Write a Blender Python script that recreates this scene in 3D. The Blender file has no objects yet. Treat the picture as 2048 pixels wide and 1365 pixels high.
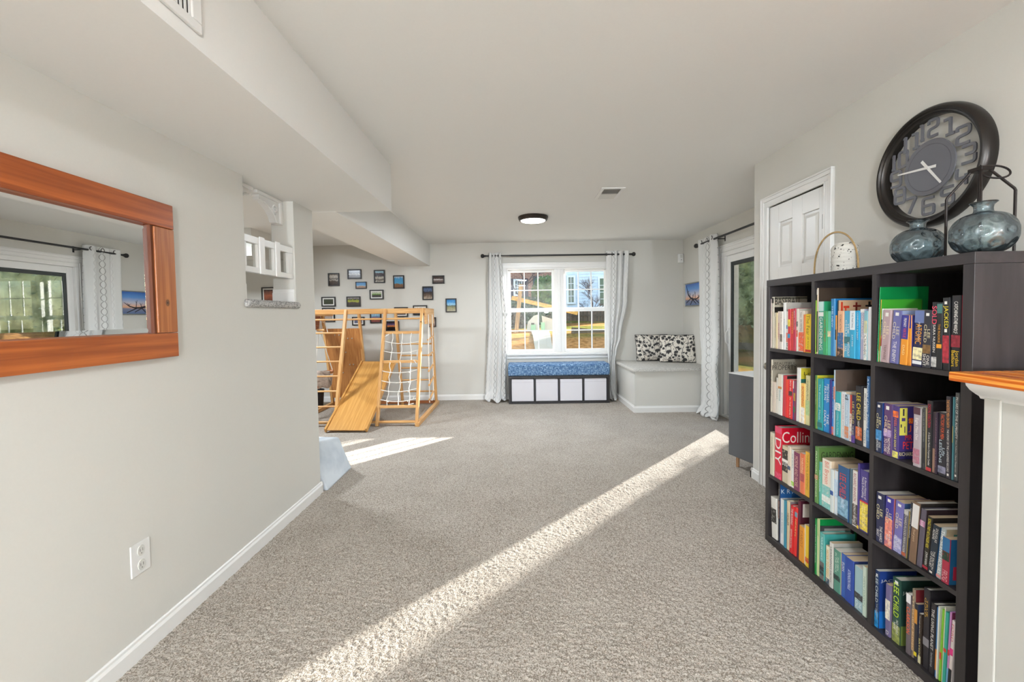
import bpy, bmesh, math, random
from mathutils import Vector, Matrix
import numpy as np
sc = bpy.context.scene
C = sc.collection
PI = math.pi
def lin(c):
    if isinstance(c, str):
        c = c.lstrip('#'); c = [int(c[i:i+2], 16)/255 for i in (0, 2, 4)]
    return tuple((x/12.92 if x <= .04045 else ((x+.055)/1.055)**2.4) for x in c[:3]) + (1.0,)

# ------------------------------------------------------------------ camera
cam = bpy.data.cameras.new('camera'); camo = bpy.data.objects.new('camera', cam); C.objects.link(camo)
R_ = Vector((0.9998301, 0.0101073, -0.0154127)); D_ = Vector((-0.0150331, -0.0366170, -0.9992163)); F_ = Vector((-0.0106637, 0.9992783, -0.0364589))
mw = Matrix.Identity(4)
for i in range(3):
    mw[i][0] = R_[i]; mw[i][1] = -D_[i]; mw[i][2] = -F_[i]
mw[0][3], mw[1][3], mw[2][3] = 0, 0, 1.2913
camo.matrix_world = mw
cam.sensor_width = 36; cam.lens = 15.203; cam.shift_y = -0.00959; cam.clip_start = .02; cam.clip_end = 300
sc.camera = camo
# ------------------------------------------------------------------ world, sun, exposure
w = bpy.data.worlds.new('world'); sc.world = w; w.use_nodes = True
nt = w.node_tree; nt.nodes.clear()
sky = nt.nodes.new('ShaderNodeTexSky'); sky.sky_type = 'NISHITA'; sky.sun_disc = False
sky.sun_elevation = math.radians(22); sky.sun_rotation = math.radians(45); sky.air_density = 1.0; sky.dust_density = .6
bg = nt.nodes.new('ShaderNodeBackground'); bg.inputs['Strength'].default_value = .55
wo = nt.nodes.new('ShaderNodeOutputWorld'); nt.links.new(sky.outputs[0], bg.inputs[0]); nt.links.new(bg.outputs[0], wo.inputs[0])
sun = bpy.data.lights.new('sun', 'SUN'); sun.energy = 36; sun.angle = math.radians(.6); sun.color = (1, .975, .95)
suno = bpy.data.objects.new('sun', sun); C.objects.link(suno)
SD = Vector((-.683*math.cos(math.radians(14.6)), -.7306*math.cos(math.radians(14.6)), -math.sin(math.radians(14.6))))
suno.rotation_euler = SD.to_track_quat('-Z', 'Y').to_euler(); suno.location = (8, 14, 6)
sc.view_settings.view_transform = 'Standard'; sc.view_settings.look = 'None'; sc.view_settings.gamma = 1
sc.view_settings.exposure = 0.48; sc.view_settings.use_curve_mapping = False

# ------------------------------------------------------------------ materials
_M = {}
def principled(name):
    m = bpy.data.materials.new(name); m.use_nodes = True
    return m, m.node_tree, m.node_tree.nodes['Principled BSDF']
def mat(col, rough=.6, metal=0, spec=None, name=None, emit=None, estr=0):
    k = (str(col), rough, metal, emit, estr, spec)
    if k in _M: return _M[k]
    m, t, b = principled(name or 'paint'); b.inputs['Base Color'].default_value = lin(col)
    b.inputs['Roughness'].default_value = rough; b.inputs['Metallic'].default_value = metal
    if spec is not None: b.inputs['Specular IOR Level'].default_value = spec
    if emit: b.inputs['Emission Color'].default_value = lin(emit); b.inputs['Emission Strength'].default_value = estr
    _M[k] = m; return m
def N(t, typ, **k):
    n = t.nodes.new(typ)
    for a, v in k.items():
        if a in n.inputs.keys() if isinstance(a, str) else False: n.inputs[a].default_value = v
        else: setattr(n, a, v)
    return n
def ramp(t, stops, interp='LINEAR'):
    r = t.nodes.new('ShaderNodeValToRGB'); r.color_ramp.interpolation = interp
    e = r.color_ramp.elements
    while len(e) < len(stops): e.new(.5)
    for i, (p, c) in enumerate(stops): e[i].position = p; e[i].color = lin(c)
    return r
def coords(t, kind='Object', scale=(1, 1, 1), rot=(0, 0, 0), loc=(0, 0, 0)):
    tc = t.nodes.new('ShaderNodeTexCoord'); mp = t.nodes.new('ShaderNodeMapping')
    mp.inputs['Scale'].default_value = scale; mp.inputs['Rotation'].default_value = rot; mp.inputs['Location'].default_value = loc
    t.links.new(tc.outputs[kind], mp.inputs[0]); return mp.outputs[0]
def noise_mat(c1, c2, scale=20, rough=.9, bump=.2, detail=3, name='noise', stretch=(1, 1, 1), bscale=None, lo=.35, hi=.65, dist=.01):
    m, t, b = principled(name); v = coords(t, scale=stretch)
    n = N(t, 'ShaderNodeTexNoise'); n.inputs['Scale'].default_value = scale; n.inputs['Detail'].default_value = detail
    t.links.new(v, n.inputs['Vector']); r = ramp(t, [(lo, c1), (hi, c2)]); t.links.new(n.outputs[0], r.inputs[0]); t.links.new(r.outputs[0], b.inputs['Base Color'])
    b.inputs['Roughness'].default_value = rough
    if bump:
        bp = N(t, 'ShaderNodeBump'); bp.inputs['Strength'].default_value = bump; bp.inputs['Distance'].default_value = dist
        src = n
        if bscale:
            src = N(t, 'ShaderNodeTexNoise'); src.inputs['Scale'].default_value = bscale; src.inputs['Detail'].default_value = 2; t.links.new(v, src.inputs['Vector'])
        t.links.new(src.outputs[0], bp.inputs['Height']); t.links.new(bp.outputs[0], b.inputs['Normal'])
    return m
def wood_mat(c1, c2, axis=0, scale=1.0, rough=.4, name='wood', ring=9, knots=None, sts=None):
    m, t, b = principled(name); st = [17*scale]*3; st[axis] = .6*scale
    if sts: st = list(sts)
    v = coords(t, scale=st)
    n = N(t, 'ShaderNodeTexNoise'); n.inputs['Scale'].default_value = 1.2; n.inputs['Detail'].default_value = 3; n.inputs['Distortion'].default_value = .12
    t.links.new(v, n.inputs['Vector'])
    mu = N(t, 'ShaderNodeMath', operation='MULTIPLY'); mu.inputs[1].default_value = ring; t.links.new(n.outputs[0], mu.inputs[0])
    fr = N(t, 'ShaderNodeMath', operation='PINGPONG'); fr.inputs[1].default_value = 1; t.links.new(mu.outputs[0], fr.inputs[0])
    n2 = N(t, 'ShaderNodeTexNoise'); n2.inputs['Scale'].default_value = 9; t.links.new(v, n2.inputs['Vector'])
    ad = N(t, 'ShaderNodeMath', operation='MULTIPLY_ADD'); ad.inputs[1].default_value = .45; t.links.new(n2.outputs[0], ad.inputs[0]); t.links.new(fr.outputs[0], ad.inputs[2])
    r = ramp(t, [(.15, c1), (.75, c2), (1.2, c1)]); t.links.new(ad.outputs[0], r.inputs[0])
    col = r.outputs[0]
    if knots:
        for (kp, kr, kc) in knots:
            tc = N(t, 'ShaderNodeTexCoord'); vs = N(t, 'ShaderNodeVectorMath', operation='SUBTRACT'); vs.inputs[1].default_value = kp
            t.links.new(tc.outputs['Object'], vs.inputs[0]); sc_ = N(t, 'ShaderNodeVectorMath', operation='DIVIDE'); sc_.inputs[1].default_value = kr
            t.links.new(vs.outputs[0], sc_.inputs[0]); ln = N(t, 'ShaderNodeVectorMath', operation='LENGTH'); t.links.new(sc_.outputs[0], ln.inputs[0])
            rr = ramp(t, [(0, (0, 0, 0)), (.35, (.1, .1, .1)), (.45, (.75, .75, .75)), (.6, (.35, .35, .35)), (.72, (.85, .85, .85)), (1, (1, 1, 1))])
            t.links.new(ln.outputs['Value'], rr.inputs[0])
            mx = N(t, 'ShaderNodeMix', data_type='RGBA'); mx.inputs['A'].default_value = lin(kc); t.links.new(rr.outputs[0], mx.inputs['Factor']); t.links.new(col, mx.inputs['B']); col = mx.outputs['Result']
    t.links.new(col, b.inputs['Base Color']); b.inputs['Roughness'].default_value = rough
    bp = N(t, 'ShaderNodeBump'); bp.inputs['Strength'].default_value = .08; bp.inputs['Distance'].default_value = .004
    t.links.new(n2.outputs[0], bp.inputs['Height']); t.links.new(bp.outputs[0], b.inputs['Normal'])
    return m
WALL = noise_mat('#cfccc4', '#d0cdc5', 120, .75, .03, name='wall_paint', dist=.002)
CEIL = noise_mat('#e4e2dd', '#e5e3de', 90, .85, .03, name='ceiling_paint', dist=.002)
TRIM = mat('#e4e2de', .35, name='trim_paint')
WHITE = mat('#e6e5e2', .4, name='white')
BLACKM = mat('#1d1c1d', .45, name='black_metal')
def carpet_mat(name='carpet', c1='#83796d', c2='#b4aba0', c3='#c2baaf', scale=1.3):
    m, t, b = principled(name); v = coords(t, 'Object')
    vo = N(t, 'ShaderNodeTexVoronoi'); vo.inputs['Scale'].default_value = 150*scale; t.links.new(v, vo.inputs['Vector'])
    n = N(t, 'ShaderNodeTexNoise'); n.inputs['Scale'].default_value = 95*scale; n.inputs['Detail'].default_value = 4; t.links.new(v, n.inputs['Vector'])
    n3 = N(t, 'ShaderNodeTexNoise'); n3.inputs['Scale'].default_value = 3; n3.inputs['Detail'].default_value = 3; t.links.new(v, n3.inputs['Vector'])
    s = N(t, 'ShaderNodeMath', operation='SUBTRACT'); s.inputs[0].default_value = 1.0; t.links.new(vo.outputs['Distance'], s.inputs[1])
    a = N(t, 'ShaderNodeMath', operation='MULTIPLY'); t.links.new(s.outputs[0], a.inputs[0]); t.links.new(n.outputs[0], a.inputs[1])
    a2 = N(t, 'ShaderNodeMath', operation='MULTIPLY_ADD'); a2.inputs[1].default_value = .12; t.links.new(n3.outputs[0], a2.inputs[0]); t.links.new(a.outputs[0], a2.inputs[2])
    r = ramp(t, [(.19, c1), (.32, c2), (.55, c3)]); t.links.new(a2.outputs[0], r.inputs[0]); t.links.new(r.outputs[0], b.inputs['Base Color'])
    b.inputs['Roughness'].default_value = 1; b.inputs['Specular IOR Level'].default_value = .1
    bp = N(t, 'ShaderNodeBump'); bp.inputs['Strength'].default_value = .5; bp.inputs['Distance'].default_value = .006
    t.links.new(a.outputs[0], bp.inputs['Height']); t.links.new(bp.outputs[0], b.inputs['Normal'])
    return m
CARPET = carpet_mat()
CARPET2 = carpet_mat('carpet_bench', '#a5a199', '#bcb8b1', '#cac7c0', .8)
def glass_mat(name, tint, refl=.08, rough=0.0):
    m = bpy.data.materials.new(name); m.use_nodes = True; t = m.node_tree; t.nodes.clear()
    o = N(t, 'ShaderNodeOutputMaterial'); tr = N(t, 'ShaderNodeBsdfTransparent'); tr.inputs[0].default_value = tint
    g = N(t, 'ShaderNodeBsdfGlossy'); g.inputs['Roughness'].default_value = rough; mx = N(t, 'ShaderNodeMixShader')
    f = N(t, 'ShaderNodeLayerWeight'); f.inputs['Blend'].default_value = .5
    pw = N(t, 'ShaderNodeMath', operation='POWER'); pw.inputs[1].default_value = 5; t.links.new(f.outputs['Facing'], pw.inputs[0])
    mu = N(t, 'ShaderNodeMath', operation='MULTIPLY_ADD'); mu.inputs[1].default_value = .9; mu.inputs[2].default_value = .04+refl; t.links.new(pw.outputs[0], mu.inputs[0])
    t.links.new(mu.outputs[0], mx.inputs[0]); t.links.new(tr.outputs[0], mx.inputs[1]); t.links.new(g.outputs[0], mx.inputs[2]); t.links.new(mx.outputs[0], o.inputs[0])
    return m
GLASS = glass_mat('window_glass', (.97, .98, .97, 1), .0)
DGLASS = glass_mat('tinted_door_glass', (.63, .635, .625, 1), .03)

# ------------------------------------------------------------------ mesh building
ORG = {}
class MB:
    def __init__(s): s.v = []; s.f = []; s.m = []; s.uv = None
    def add(s, vs, fs, mi=0):
        o = len(s.v); s.v += [tuple(x) for x in vs]; s.f += [tuple(i+o for i in f) for f in fs]; s.m += [mi]*len(fs); return s
    def box(s, x0, x1, y0, y1, z0, z1, mi=0, M=None):
        x0, x1 = sorted((x0, x1)); y0, y1 = sorted((y0, y1)); z0, z1 = sorted((z0, z1))
        vs = [Vector(p) for p in ((x0,y0,z0),(x1,y0,z0),(x1,y1,z0),(x0,y1,z0),(x0,y0,z1),(x1,y0,z1),(x1,y1,z1),(x0,y1,z1))]
        if M is not None: vs = [M @ p for p in vs]
        return s.add(vs, [(0,3,2,1),(4,5,6,7),(0,1,5,4),(1,2,6,5),(2,3,7,6),(3,0,4,7)], mi)
    def beam(s, a, b, w, h, up=(0,0,1), mi=0):
        a, b = Vector(a), Vector(b); d = (b-a).normalized(); u = Vector(up); sd = d.cross(u).normalized(); u = sd.cross(d).normalized()
        vs = [p + sd*sx*w/2 + u*sz*h/2 for p in (a, b) for sx, sz in ((-1,-1),(1,-1),(1,1),(-1,1))]
        return s.add(vs, [(0,1,2,3),(7,6,5,4),(0,4,5,1),(1,5,6,2),(2,6,7,3),(3,7,4,0)], mi)
    def tube(s, pts, r, n=10, mi=0, closed=False, cap=True):
        P = [Vector(p) for p in pts]; k = len(P); rr = r if isinstance(r, (list, tuple)) else [r]*k
        rings = []; prev = None
        for i in range(k):
            if closed: d = (P[(i+1) % k]-P[i-1])
            else: d = P[min(i+1, k-1)]-P[max(i-1, 0)]
            d = d.normalized() if d.length > 1e-9 else Vector((0,0,1))
            if prev is None:
                a = Vector((0,0,1)) if abs(d.z) < .9 else Vector((1,0,0)); u = d.cross(a).normalized()
            else: u = (prev - d*prev.dot(d)).normalized()
            prev = u; v = d.cross(u)
            rings.append([P[i]+(u*math.cos(2*PI*j/n)+v*math.sin(2*PI*j/n))*rr[i] for j in range(n)])
        vs = [p for rg in rings for p in rg]; fs = []
        m = k if closed else k-1
        for i in range(m):
            a, b = i*n, ((i+1) % k)*n
            for j in range(n): fs.append((a+j, a+(j+1) % n, b+(j+1) % n, b+j))
        if cap and not closed: fs += [tuple(range(n))[::-1], tuple((k-1)*n+j for j in range(n))]
        return s.add(vs, fs, mi)
    def lathe(s, prof, c=(0,0,0), axis='z', n=48, mi=0, fn=None):
        vs = []; k = len(prof)
        for (r, h) in prof:
            for j in range(n):
                a = 2*PI*j/n; q = r if fn is None else fn(r, h, a)
                x, y = q*math.cos(a), q*math.sin(a)
                p = {'z': (x, y, h), 'x': (h, x, y), 'y': (x, h, y)}[axis]
                vs.append((p[0]+c[0], p[1]+c[1], p[2]+c[2]))
        fs = [(i*n+j, i*n+(j+1) % n, (i+1)*n+(j+1) % n, (i+1)*n+j) for i in range(k-1) for j in range(n)]
        return s.add(vs, fs, mi)
    def prism(s, poly, h0, h1, axis='x', mi=0):
        f = {'x': lambda a, b, h: (h, a, b), 'y': lambda a, b, h: (a, h, b), 'z': lambda a, b, h: (a, b, h)}[axis]
        n = len(poly); vs = [f(a, b, h0) for a, b in poly]+[f(a, b, h1) for a, b in poly]
        fs = [tuple(range(n))[::-1], tuple(range(n, 2*n))]+[(i, (i+1) % n, n+(i+1) % n, n+i) for i in range(n)]
        return s.add(vs, fs, mi)
    def grid(s, fn, nu, nv, mi=0, uvf=None):
        vs = [fn(i/nu, j/nv) for j in range(nv+1) for i in range(nu+1)]
        fs = [(j*(nu+1)+i, j*(nu+1)+i+1, (j+1)*(nu+1)+i+1, (j+1)*(nu+1)+i) for j in range(nv) for i in range(nu)]
        if uvf: s.uv = [uvf(i/nu, j/nv) for j in range(nv+1) for i in range(nu+1)]
        return s.add(vs, fs, mi)
    def build(s, name, mats, parent=None, local=False, smooth=None, bevel=0, bseg=2, recalc=True, base=True, subd=0):
        me = bpy.data.meshes.new(name)
        if local: org = Vector((0,0,0))
        elif parent is not None: org = ORG[parent]
        elif base:
            a = np.array([tuple(p) for p in s.v]); lo, hi = a.min(0), a.max(0)
            org = Vector(((lo[0]+hi[0])/2, (lo[1]+hi[1])/2, lo[2]))
        else: org = Vector((0,0,0))
        me.from_pydata([tuple(Vector(p)-org) for p in s.v], [], s.f)
        if s.uv:
            ul = me.uv_layers.new(name='UVMap')
            for lp in me.loops: ul.data[lp.index].uv = s.uv[lp.vertex_index]
        if not isinstance(mats, (list, tuple)): mats = [mats]
        for m in mats: me.materials.append(m)
        for p, i in zip(me.polygons, s.m): p.material_index = i
        if recalc:
            bm = bmesh.new(); bm.from_mesh(me); bmesh.ops.recalc_face_normals(bm, faces=bm.faces); bm.to_mesh(me); bm.free()
        if smooth is not None:
            for p in me.polygons: p.use_smooth = True
            me.set_sharp_from_angle(angle=math.radians(smooth))
        o = bpy.data.objects.new(name, me); C.objects.link(o)
        if parent is not None: o.parent = parent
        if not (local or parent is not None): o.location = org
        ORG[o] = org
        if bevel:
            b = o.modifiers.new('bevel', 'BEVEL'); b.width = bevel; b.segments = bseg; b.limit_method = 'ANGLE'; b.angle_limit = math.radians(40)
        if subd:
            b = o.modifiers.new('subd', 'SUBSURF'); b.levels = subd; b.render_levels = subd
        return o
def thing(name, label, cat, loc=(0,0,0), group=None, kind=None, rot=None):
    o = bpy.data.objects.new(name, None); C.objects.link(o); o.location = loc; o.empty_display_size = .05
    if rot: o.rotation_euler = rot
    if label: o['label'] = label
    if cat: o['category'] = cat
    if group: o['group'] = group
    if kind: o['kind'] = kind
    ORG[o] = Vector(loc); return o
def tag(o, label=None, cat=None, group=None, kind=None):
    if label: o['label'] = label
    if cat: o['category'] = cat
    if group: o['group'] = group
    if kind: o['kind'] = kind
    return o
def B1(name, mats, *a, parent=None, **k):
    return MB().box(*a).build(name, mats, parent, **k)
FONT = {}
def text_mesh(s, align='CENTER'):
    if s in FONT: return FONT[s]
    cu = bpy.data.curves.new('t', 'FONT'); cu.body = s; cu.align_x = 'CENTER'; cu.align_y = 'CENTER'; cu.resolution_u = 3; cu.space_line = .85
    o = bpy.data.objects.new('t', cu); C.objects.link(o)
    bpy.context.view_layer.update()
    me = bpy.data.meshes.new_from_object(o.evaluated_get(bpy.context.evaluated_depsgraph_get()))
    vs = [tuple(v.co) for v in me.vertices]; fs = [tuple(p.vertices) for p in me.polygons]
    bpy.data.objects.remove(o); bpy.data.meshes.remove(me); bpy.data.curves.remove(cu)
    FONT[s] = (vs, fs); return FONT[s]
def put_text(mb, s, org, ux, uy, w_, h_, mi=0, keep=False):
    """letters of s centred at org, text direction ux, letter-up direction uy, filling w_ x h_"""
    vs, fs = text_mesh(s)
    if not vs: return
    a = np.array(vs); lo, hi = a.min(0), a.max(0); c = (lo+hi)/2; sx = w_/max(hi[0]-lo[0], 1e-6); sy = h_/max(hi[1]-lo[1], 1e-6)
    if keep: sx = sy = min(sx, sy)
    org, ux, uy = Vector(org), Vector(ux), Vector(uy)
    mb.add([org+ux*((p[0]-c[0])*sx)+uy*((p[1]-c[1])*sy) for p in vs], fs, mi)

# ------------------------------------------------------------------ the room
XL, YE, XR, YC, YW, ZC, XR2, ZS = -1.464, 3.134, 1.819, 3.334, 6.626, 2.402, 2.543, 2.067
XAL, YB, XFR = -5.0, -6.0, 2.9
TH_ = .15
fl = MB().box(XAL-.2, 3.2, YB-.2, YW+.2, -.1, 0)
# near carpet: real pile relief, finer towards the viewer
def pile(x0, x1, y0, y1, sx, seed):
    nx = int((x1-x0)/sx); ys = [y0]
    while ys[-1] < y1: ys.append(ys[-1]+.0029+.00105*(ys[-1]-y0))
    ys = np.array(ys); ny = len(ys)-1
    rng = np.random.default_rng(seed)
    h = rng.random((ny+1, nx+1))
    h2 = (h+np.roll(h, 1, 0)+np.roll(h, 1, 1)+np.roll(h, (1, 1), (0, 1)))/4
    h = (h2+.6*np.roll(h2, 2, 0)+.6*np.roll(h2, 2, 1))/2.2
    h = (h-h.min())/(h.max()-h.min()); h = np.clip((h-.25)*1.6, 0, 1)
    amp = .0065*np.clip((5.6-ys)/2.6, 0, 1)[:, None]
    jx = rng.random((ny+1, nx+1))-.5; jx[:, 0] = jx[:, -1] = 0
    X, Y = np.meshgrid(np.linspace(x0, x1, nx+1), ys)
    V = np.stack([X+jx*sx*.7, Y, .0008+h*amp], -1).reshape(-1, 3).astype(np.float32)
    i = np.arange(ny)[:, None]*(nx+1)+np.arange(nx)[None, :]
    F = np.stack([i, i+1, i+nx+2, i+nx+1], -1).reshape(-1, 4).astype(np.int32)
    # keep only what lies on open carpet
    cx = X[:-1, :-1].ravel(); cy = Y[:-1, :-1].ravel()
    keep = ~((cy < 3.13) & (cx < XL-.002)) & ~((cy < 3.334) & (cx > XR)) & ~((cy < 2.421) & (cx > 1.388)) & ~((cy > 5.6) & (cx > 1.52)) & ~((cy < 1.16) & (cx > 1.25))
    F = F[keep]
    me = bpy.data.meshes.new('carpet_pile'); me.vertices.add(len(V)); me.vertices.foreach_set('co', V.ravel())
    me.loops.add(F.size); me.loops.foreach_set('vertex_index', F.ravel()); me.polygons.add(len(F))
    me.polygons.foreach_set('loop_start', np.arange(0, F.size, 4, dtype=np.int32)); me.polygons.foreach_set('loop_total', np.full(len(F), 4, dtype=np.int32))
    me.update(calc_edges=True); me.polygons.foreach_set('use_smooth', np.ones(len(F), dtype=bool))
    me.materials.append(CARPET)
    return me
flo = fl.build('floor', CARPET, base=False); tag(flo, kind='structure')
pm = pile(-3.2, 2.54, .75, 5.6, .0044, 1)
po = bpy.data.objects.new('floor.001', pm); C.objects.link(po); tag(po, kind='structure')

cl = MB().box(XAL-.2, 3.2, YB-.2, YW+.2, ZC, ZC+.12)
cl.box(XL-TH_, -.899, YB, 3.179, ZS, ZC+.02)                 # near duct soffit
cl.box(-1.745, -1.306, 3.17, YW+.02, 2.066, ZC+.02)           # far soffit
cl.box(XAL, -3.2, 5.25, YW+.02, 2.066, ZC+.02)                # bulkhead in the alcove
tag(cl.build('ceiling', CEIL, base=False), kind='structure')

TH = .15
wl = MB().box(XL-TH, XL, YB, 2.34, 0, ZC).box(XL-TH, XL, 2.34, 2.87, 0, 1.36).box(XL-TH, XL, 2.87, YE, 0, ZC)
tag(wl.build('wall_left', WALL, base=False), kind='structure')
wr = MB()
DY0, DY1, DZ = 2.565, 3.145, 2.052
wr.box(XR, XR+.12, YB, DY0, 0, ZC).box(XR, XR+.12, DY0, DY1, DZ, ZC).box(XR, XR+.12, DY1, YC, 0, ZC).box(XR+.12, XR2+.18, YC-.12, YC, 0, ZC)

wr.box(XR+.75, XR+.81, YB, YC-.12, 0, ZC)
tag(wr.build('wall_right', WALL, base=False), kind='structure')
SY0, SY1, SZ = 3.66, 5.36, 2.02
wf = MB().box(XR2, XR2+.18, YC, SY0, 0, ZC).box(XR2, XR2+.18, SY0, SY1, SZ, ZC).box(XR2, XR2+.18, SY1, YW+.2, 0, ZC)
tag(wf.build('wall_right_far', WALL, base=False), kind='structure')
WX0, WX1, WZ0, WZ1 = -.14, 1.417, .70, 2.009
wb = MB().box(XAL, WX0, YW, YW+.18, 0, ZC).box(WX1, XR2+.18, YW, YW+.18, 0, ZC).box(WX0, WX1, YW, YW+.18, 0, WZ0).box(WX0, WX1, YW, YW+.18, WZ1, ZC)
tag(wb.build('wall_back', WALL, base=False), kind='structure')
wn = MB().box(XAL, 3.0, YB-.15, YB, 0, ZC)
tag(wn.build('wall_front', WALL, base=False), kind='structure')
wa = MB().box(XAL-.15, XAL, YB, YW+.18, 0, ZC)
tag(wa.build('wall_alcove', WALL, base=False), kind='structure')

# baseboards: a profiled strip
def bboard(name, segs, h=.085, t=.014):
    mb = MB()
    for (x0, y0, x1, y1, nx, ny) in segs:
        a, b = Vector((x0, y0, 0)), Vector((x1, y1, 0)); n = Vector((nx, ny, 0))
        prof = [(0, 0), (t, 0), (t, h*.72), (t*.8, h*.78), (t*.55, h*.84), (t*.5, h*.95), (t*.2, h), (0, h)]
        vs = [p+n*q+Vector((0, 0, z)) for p in (a, b) for q, z in prof]; k = len(prof)
        mb.add(vs, [tuple(range(k)), tuple(range(k, 2*k))[::-1]]+[(i, (i+1) % k, k+(i+1) % k, k+i) for i in range(k)])
    return tag(mb.build(name, TRIM, base=False), kind='structure')
bboard('baseboard_left', [(XL, YB, XL, YE+.014, 1, 0), (XL-TH, YE, XL+.014, YE, 0, 1)])
bboard('baseboard_back', [(XAL, YW, -.14, YW, 0, -1), (1.34, YW, 1.52, YW, 0, -1)])
bboard('baseboard_right', [(XR, YB, XR, 2.485, -1, 0), (XR, 3.235, XR, YC+.014, -1, 0), (XR-.014, YC, XR2, YC, 0, 1)], .08)
bboard('baseboard_right_far', [(XR2, YC, XR2, 3.56, -1, 0), (XR2, 5.46, XR2, 5.6, -1, 0)])

# ---- back window
win = thing('window_1', None, None, (.645, YW, WZ0), kind='structure')
cs = MB()
cw = .075
for (x0, x1, z0, z1) in ((WX0-cw, WX0, WZ0-.0, WZ1), (WX1, WX1+cw, WZ0, WZ1), (WX0-cw, WX1+cw, WZ1, WZ1+cw)):
    cs.box(x0, x1, YW-.018, YW, z0, z1)
cs.box(WX0-cw-.005, WX1+cw+.005, YW-.026, YW-.0185, WZ1+cw-.022, WZ1+cw+.003)
cs.box(WX0-cw, WX0-cw+.02, YW-.026, YW-.0185, WZ0, WZ1+cw-.0225); cs.box(WX1+cw-.02, WX1+cw, YW-.026, YW-.0185, WZ0, WZ1+cw-.0225)
cs.build('casing', TRIM, win, bevel=.004)
MB().box(WX0-cw-.02, WX1+cw+.02, YW-.045, YW+.05, WZ0-.022, WZ0).box(WX0-cw, WX1+cw, YW-.018, YW, WZ0-.075, WZ0-.022).box(WX0-cw, WX1+cw, YW-.024, YW, WZ0-.04, WZ0-.03).build('window_sill', TRIM, win, bevel=.004)
fr = MB()
def ring_box(mb, x0, x1, z0, z1, b, y0, y1, mi=0):
    mb.box(x0, x0+b, y0, y1, z0, z1, mi).box(x1-b, x1, y0, y1, z0, z1, mi).box(x0+b, x1-b, y0, y1, z0, z0+b, mi).box(x0+b, x1-b, y0, y1, z1-b, z1, mi)
ring_box(fr, WX0, WX1, WZ0, WZ1, .022, YW-.004, YW+.16)
fr.box(.586, .733, YW+.001, YW+.159, WZ0+.022, WZ1-.022).box(.63, .68, YW-.012, YW+.0005, WZ0+.022, WZ1-.022)
fr.build('window_frame', TRIM, win, bevel=.003)
for (gx0, gx1) in ((-.083, .553), (.766, 1.361)):
    for k, (z0, z1, yy) in enumerate(((1.402, 1.951, YW+.085), (.762, 1.338, YW+.045))):
        s = MB(); bt = .034
        xa, xb = gx0-bt, gx1+bt; za, zb = (z0-(.05 if k == 0 else .04), z1+(.036 if k == 0 else .044))
        s.box(xa, gx0, yy, yy+.035, za, zb).box(gx1, xb, yy, yy+.035, za, zb).box(gx0, gx1, yy, yy+.035, za, z0).box(gx0, gx1, yy, yy+.035, z1, zb)
        so = s.build('sash', WHITE, win, bevel=.003)
        g = MB(); ww = gx1-gx0
        for i in (1, 2): g.box(gx0+ww*i/3-.009, gx0+ww*i/3+.009, yy+.011, yy+.024, z0, z1)
        g.box(gx0, gx1, yy+.0115, yy+.0235, (z0+z1)/2-.008, (z0+z1)/2+.008)
        g.build('muntins', WHITE, so)
        MB().box(gx0-.005, gx1+.005, yy+.016, yy+.019, z0-.005, z1+.005).build('pane', GLASS, so)
    MB().box((gx0+gx1)/2-.03, (gx0+gx1)/2+.03, YW+.04, YW+.075, 1.372, 1.392).build('sash_lock', WHITE, win, bevel=.003)

# ---- closet door in the right wall
dr = thing('door_1', None, None, (XR, (DY0+DY1)/2, 0), kind='structure')
c2 = MB()
def casing_y(mb, x, sgn, y0, y1, z1, w_, z0=0):
    # stepped casing around an opening in a wall of constant x; sgn = side it faces
    for (a, b, tt) in ((0, w_*.12, .016), (w_*.12, w_*.55, .012), (w_*.55, w_*.86, .018), (w_*.86, w_, .024)):
        mb.box(x, x+sgn*tt, y0-b, y0-a, z0, z1+a).box(x, x+sgn*tt, y1+a, y1+b, z0, z1+a).box(x, x+sgn*tt, y0-b, y1+b, z1+a, z1+b)
casing_y(c2, XR, -1, DY0+.01, DY1-.005, 2.0345, .075); c2.build('casing', TRIM, dr, bevel=.002)
dp = MB(); dx0, dx1 = XR+.002, XR+.037; y0, y1 = DY0+.013, DY1-.008; zt = 2.028
wst = [y1, 3.03, 2.885, 2.785, 2.632, y0]; rails = [(.01, .2), (.78, .93), (1.495, 1.595), (1.905, zt)]
for a, b in ((wst[0], wst[1]), (wst[2], wst[3]), (wst[4], wst[5])): dp.box(dx0, dx1, b, a, .01, zt)
for z0, z1 in rails:
    for a, b in ((wst[1], wst[2]), (wst[3], wst[4])): dp.box(dx0, dx1, b, a, z0, z1)
for z0, z1 in ((.2, .78), (.93, 1.495), (1.595, 1.905)):
    for a, b in ((wst[1], wst[2]), (wst[3], wst[4])):
        dp.box(dx0+.012, dx1, b, a, z0, z1)
        i0, i1 = .020, .016
        P = [(dx0+.012, b+i1, z0+i1), (dx0+.012, a-i1, z0+i1), (dx0+.012, a-i1, z1-i1), (dx0+.012, b+i1, z1-i1), (dx0+.003, b+i0+i1, z0+i0+i1), (dx0+.003, a-i0-i1, z0+i0+i1), (dx0+.003, a-i0-i1, z1-i0-i1), (dx0+.003, b+i0+i1, z1-i0-i1)]
        dp.add(P, [(0,1,5,4),(1,2,6,5),(2,3,7,6),(3,0,4,7),(4,5,6,7)])
dp.build('door_panel', TRIM, dr, bevel=.0025)
for zz in (1.775, .99, .25):
    hb = MB(); hb.tube([(XR-.008, DY0+.008, zz), (XR-.008, DY0+.008, zz+.085)], .006, 10)
    hb.box(XR-.004, XR+.002, DY0+.004, DY0+.03, zz, zz+.085); hb.build('hinge', mat('#6f6d66', .4, .6), dr, smooth=40)
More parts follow.
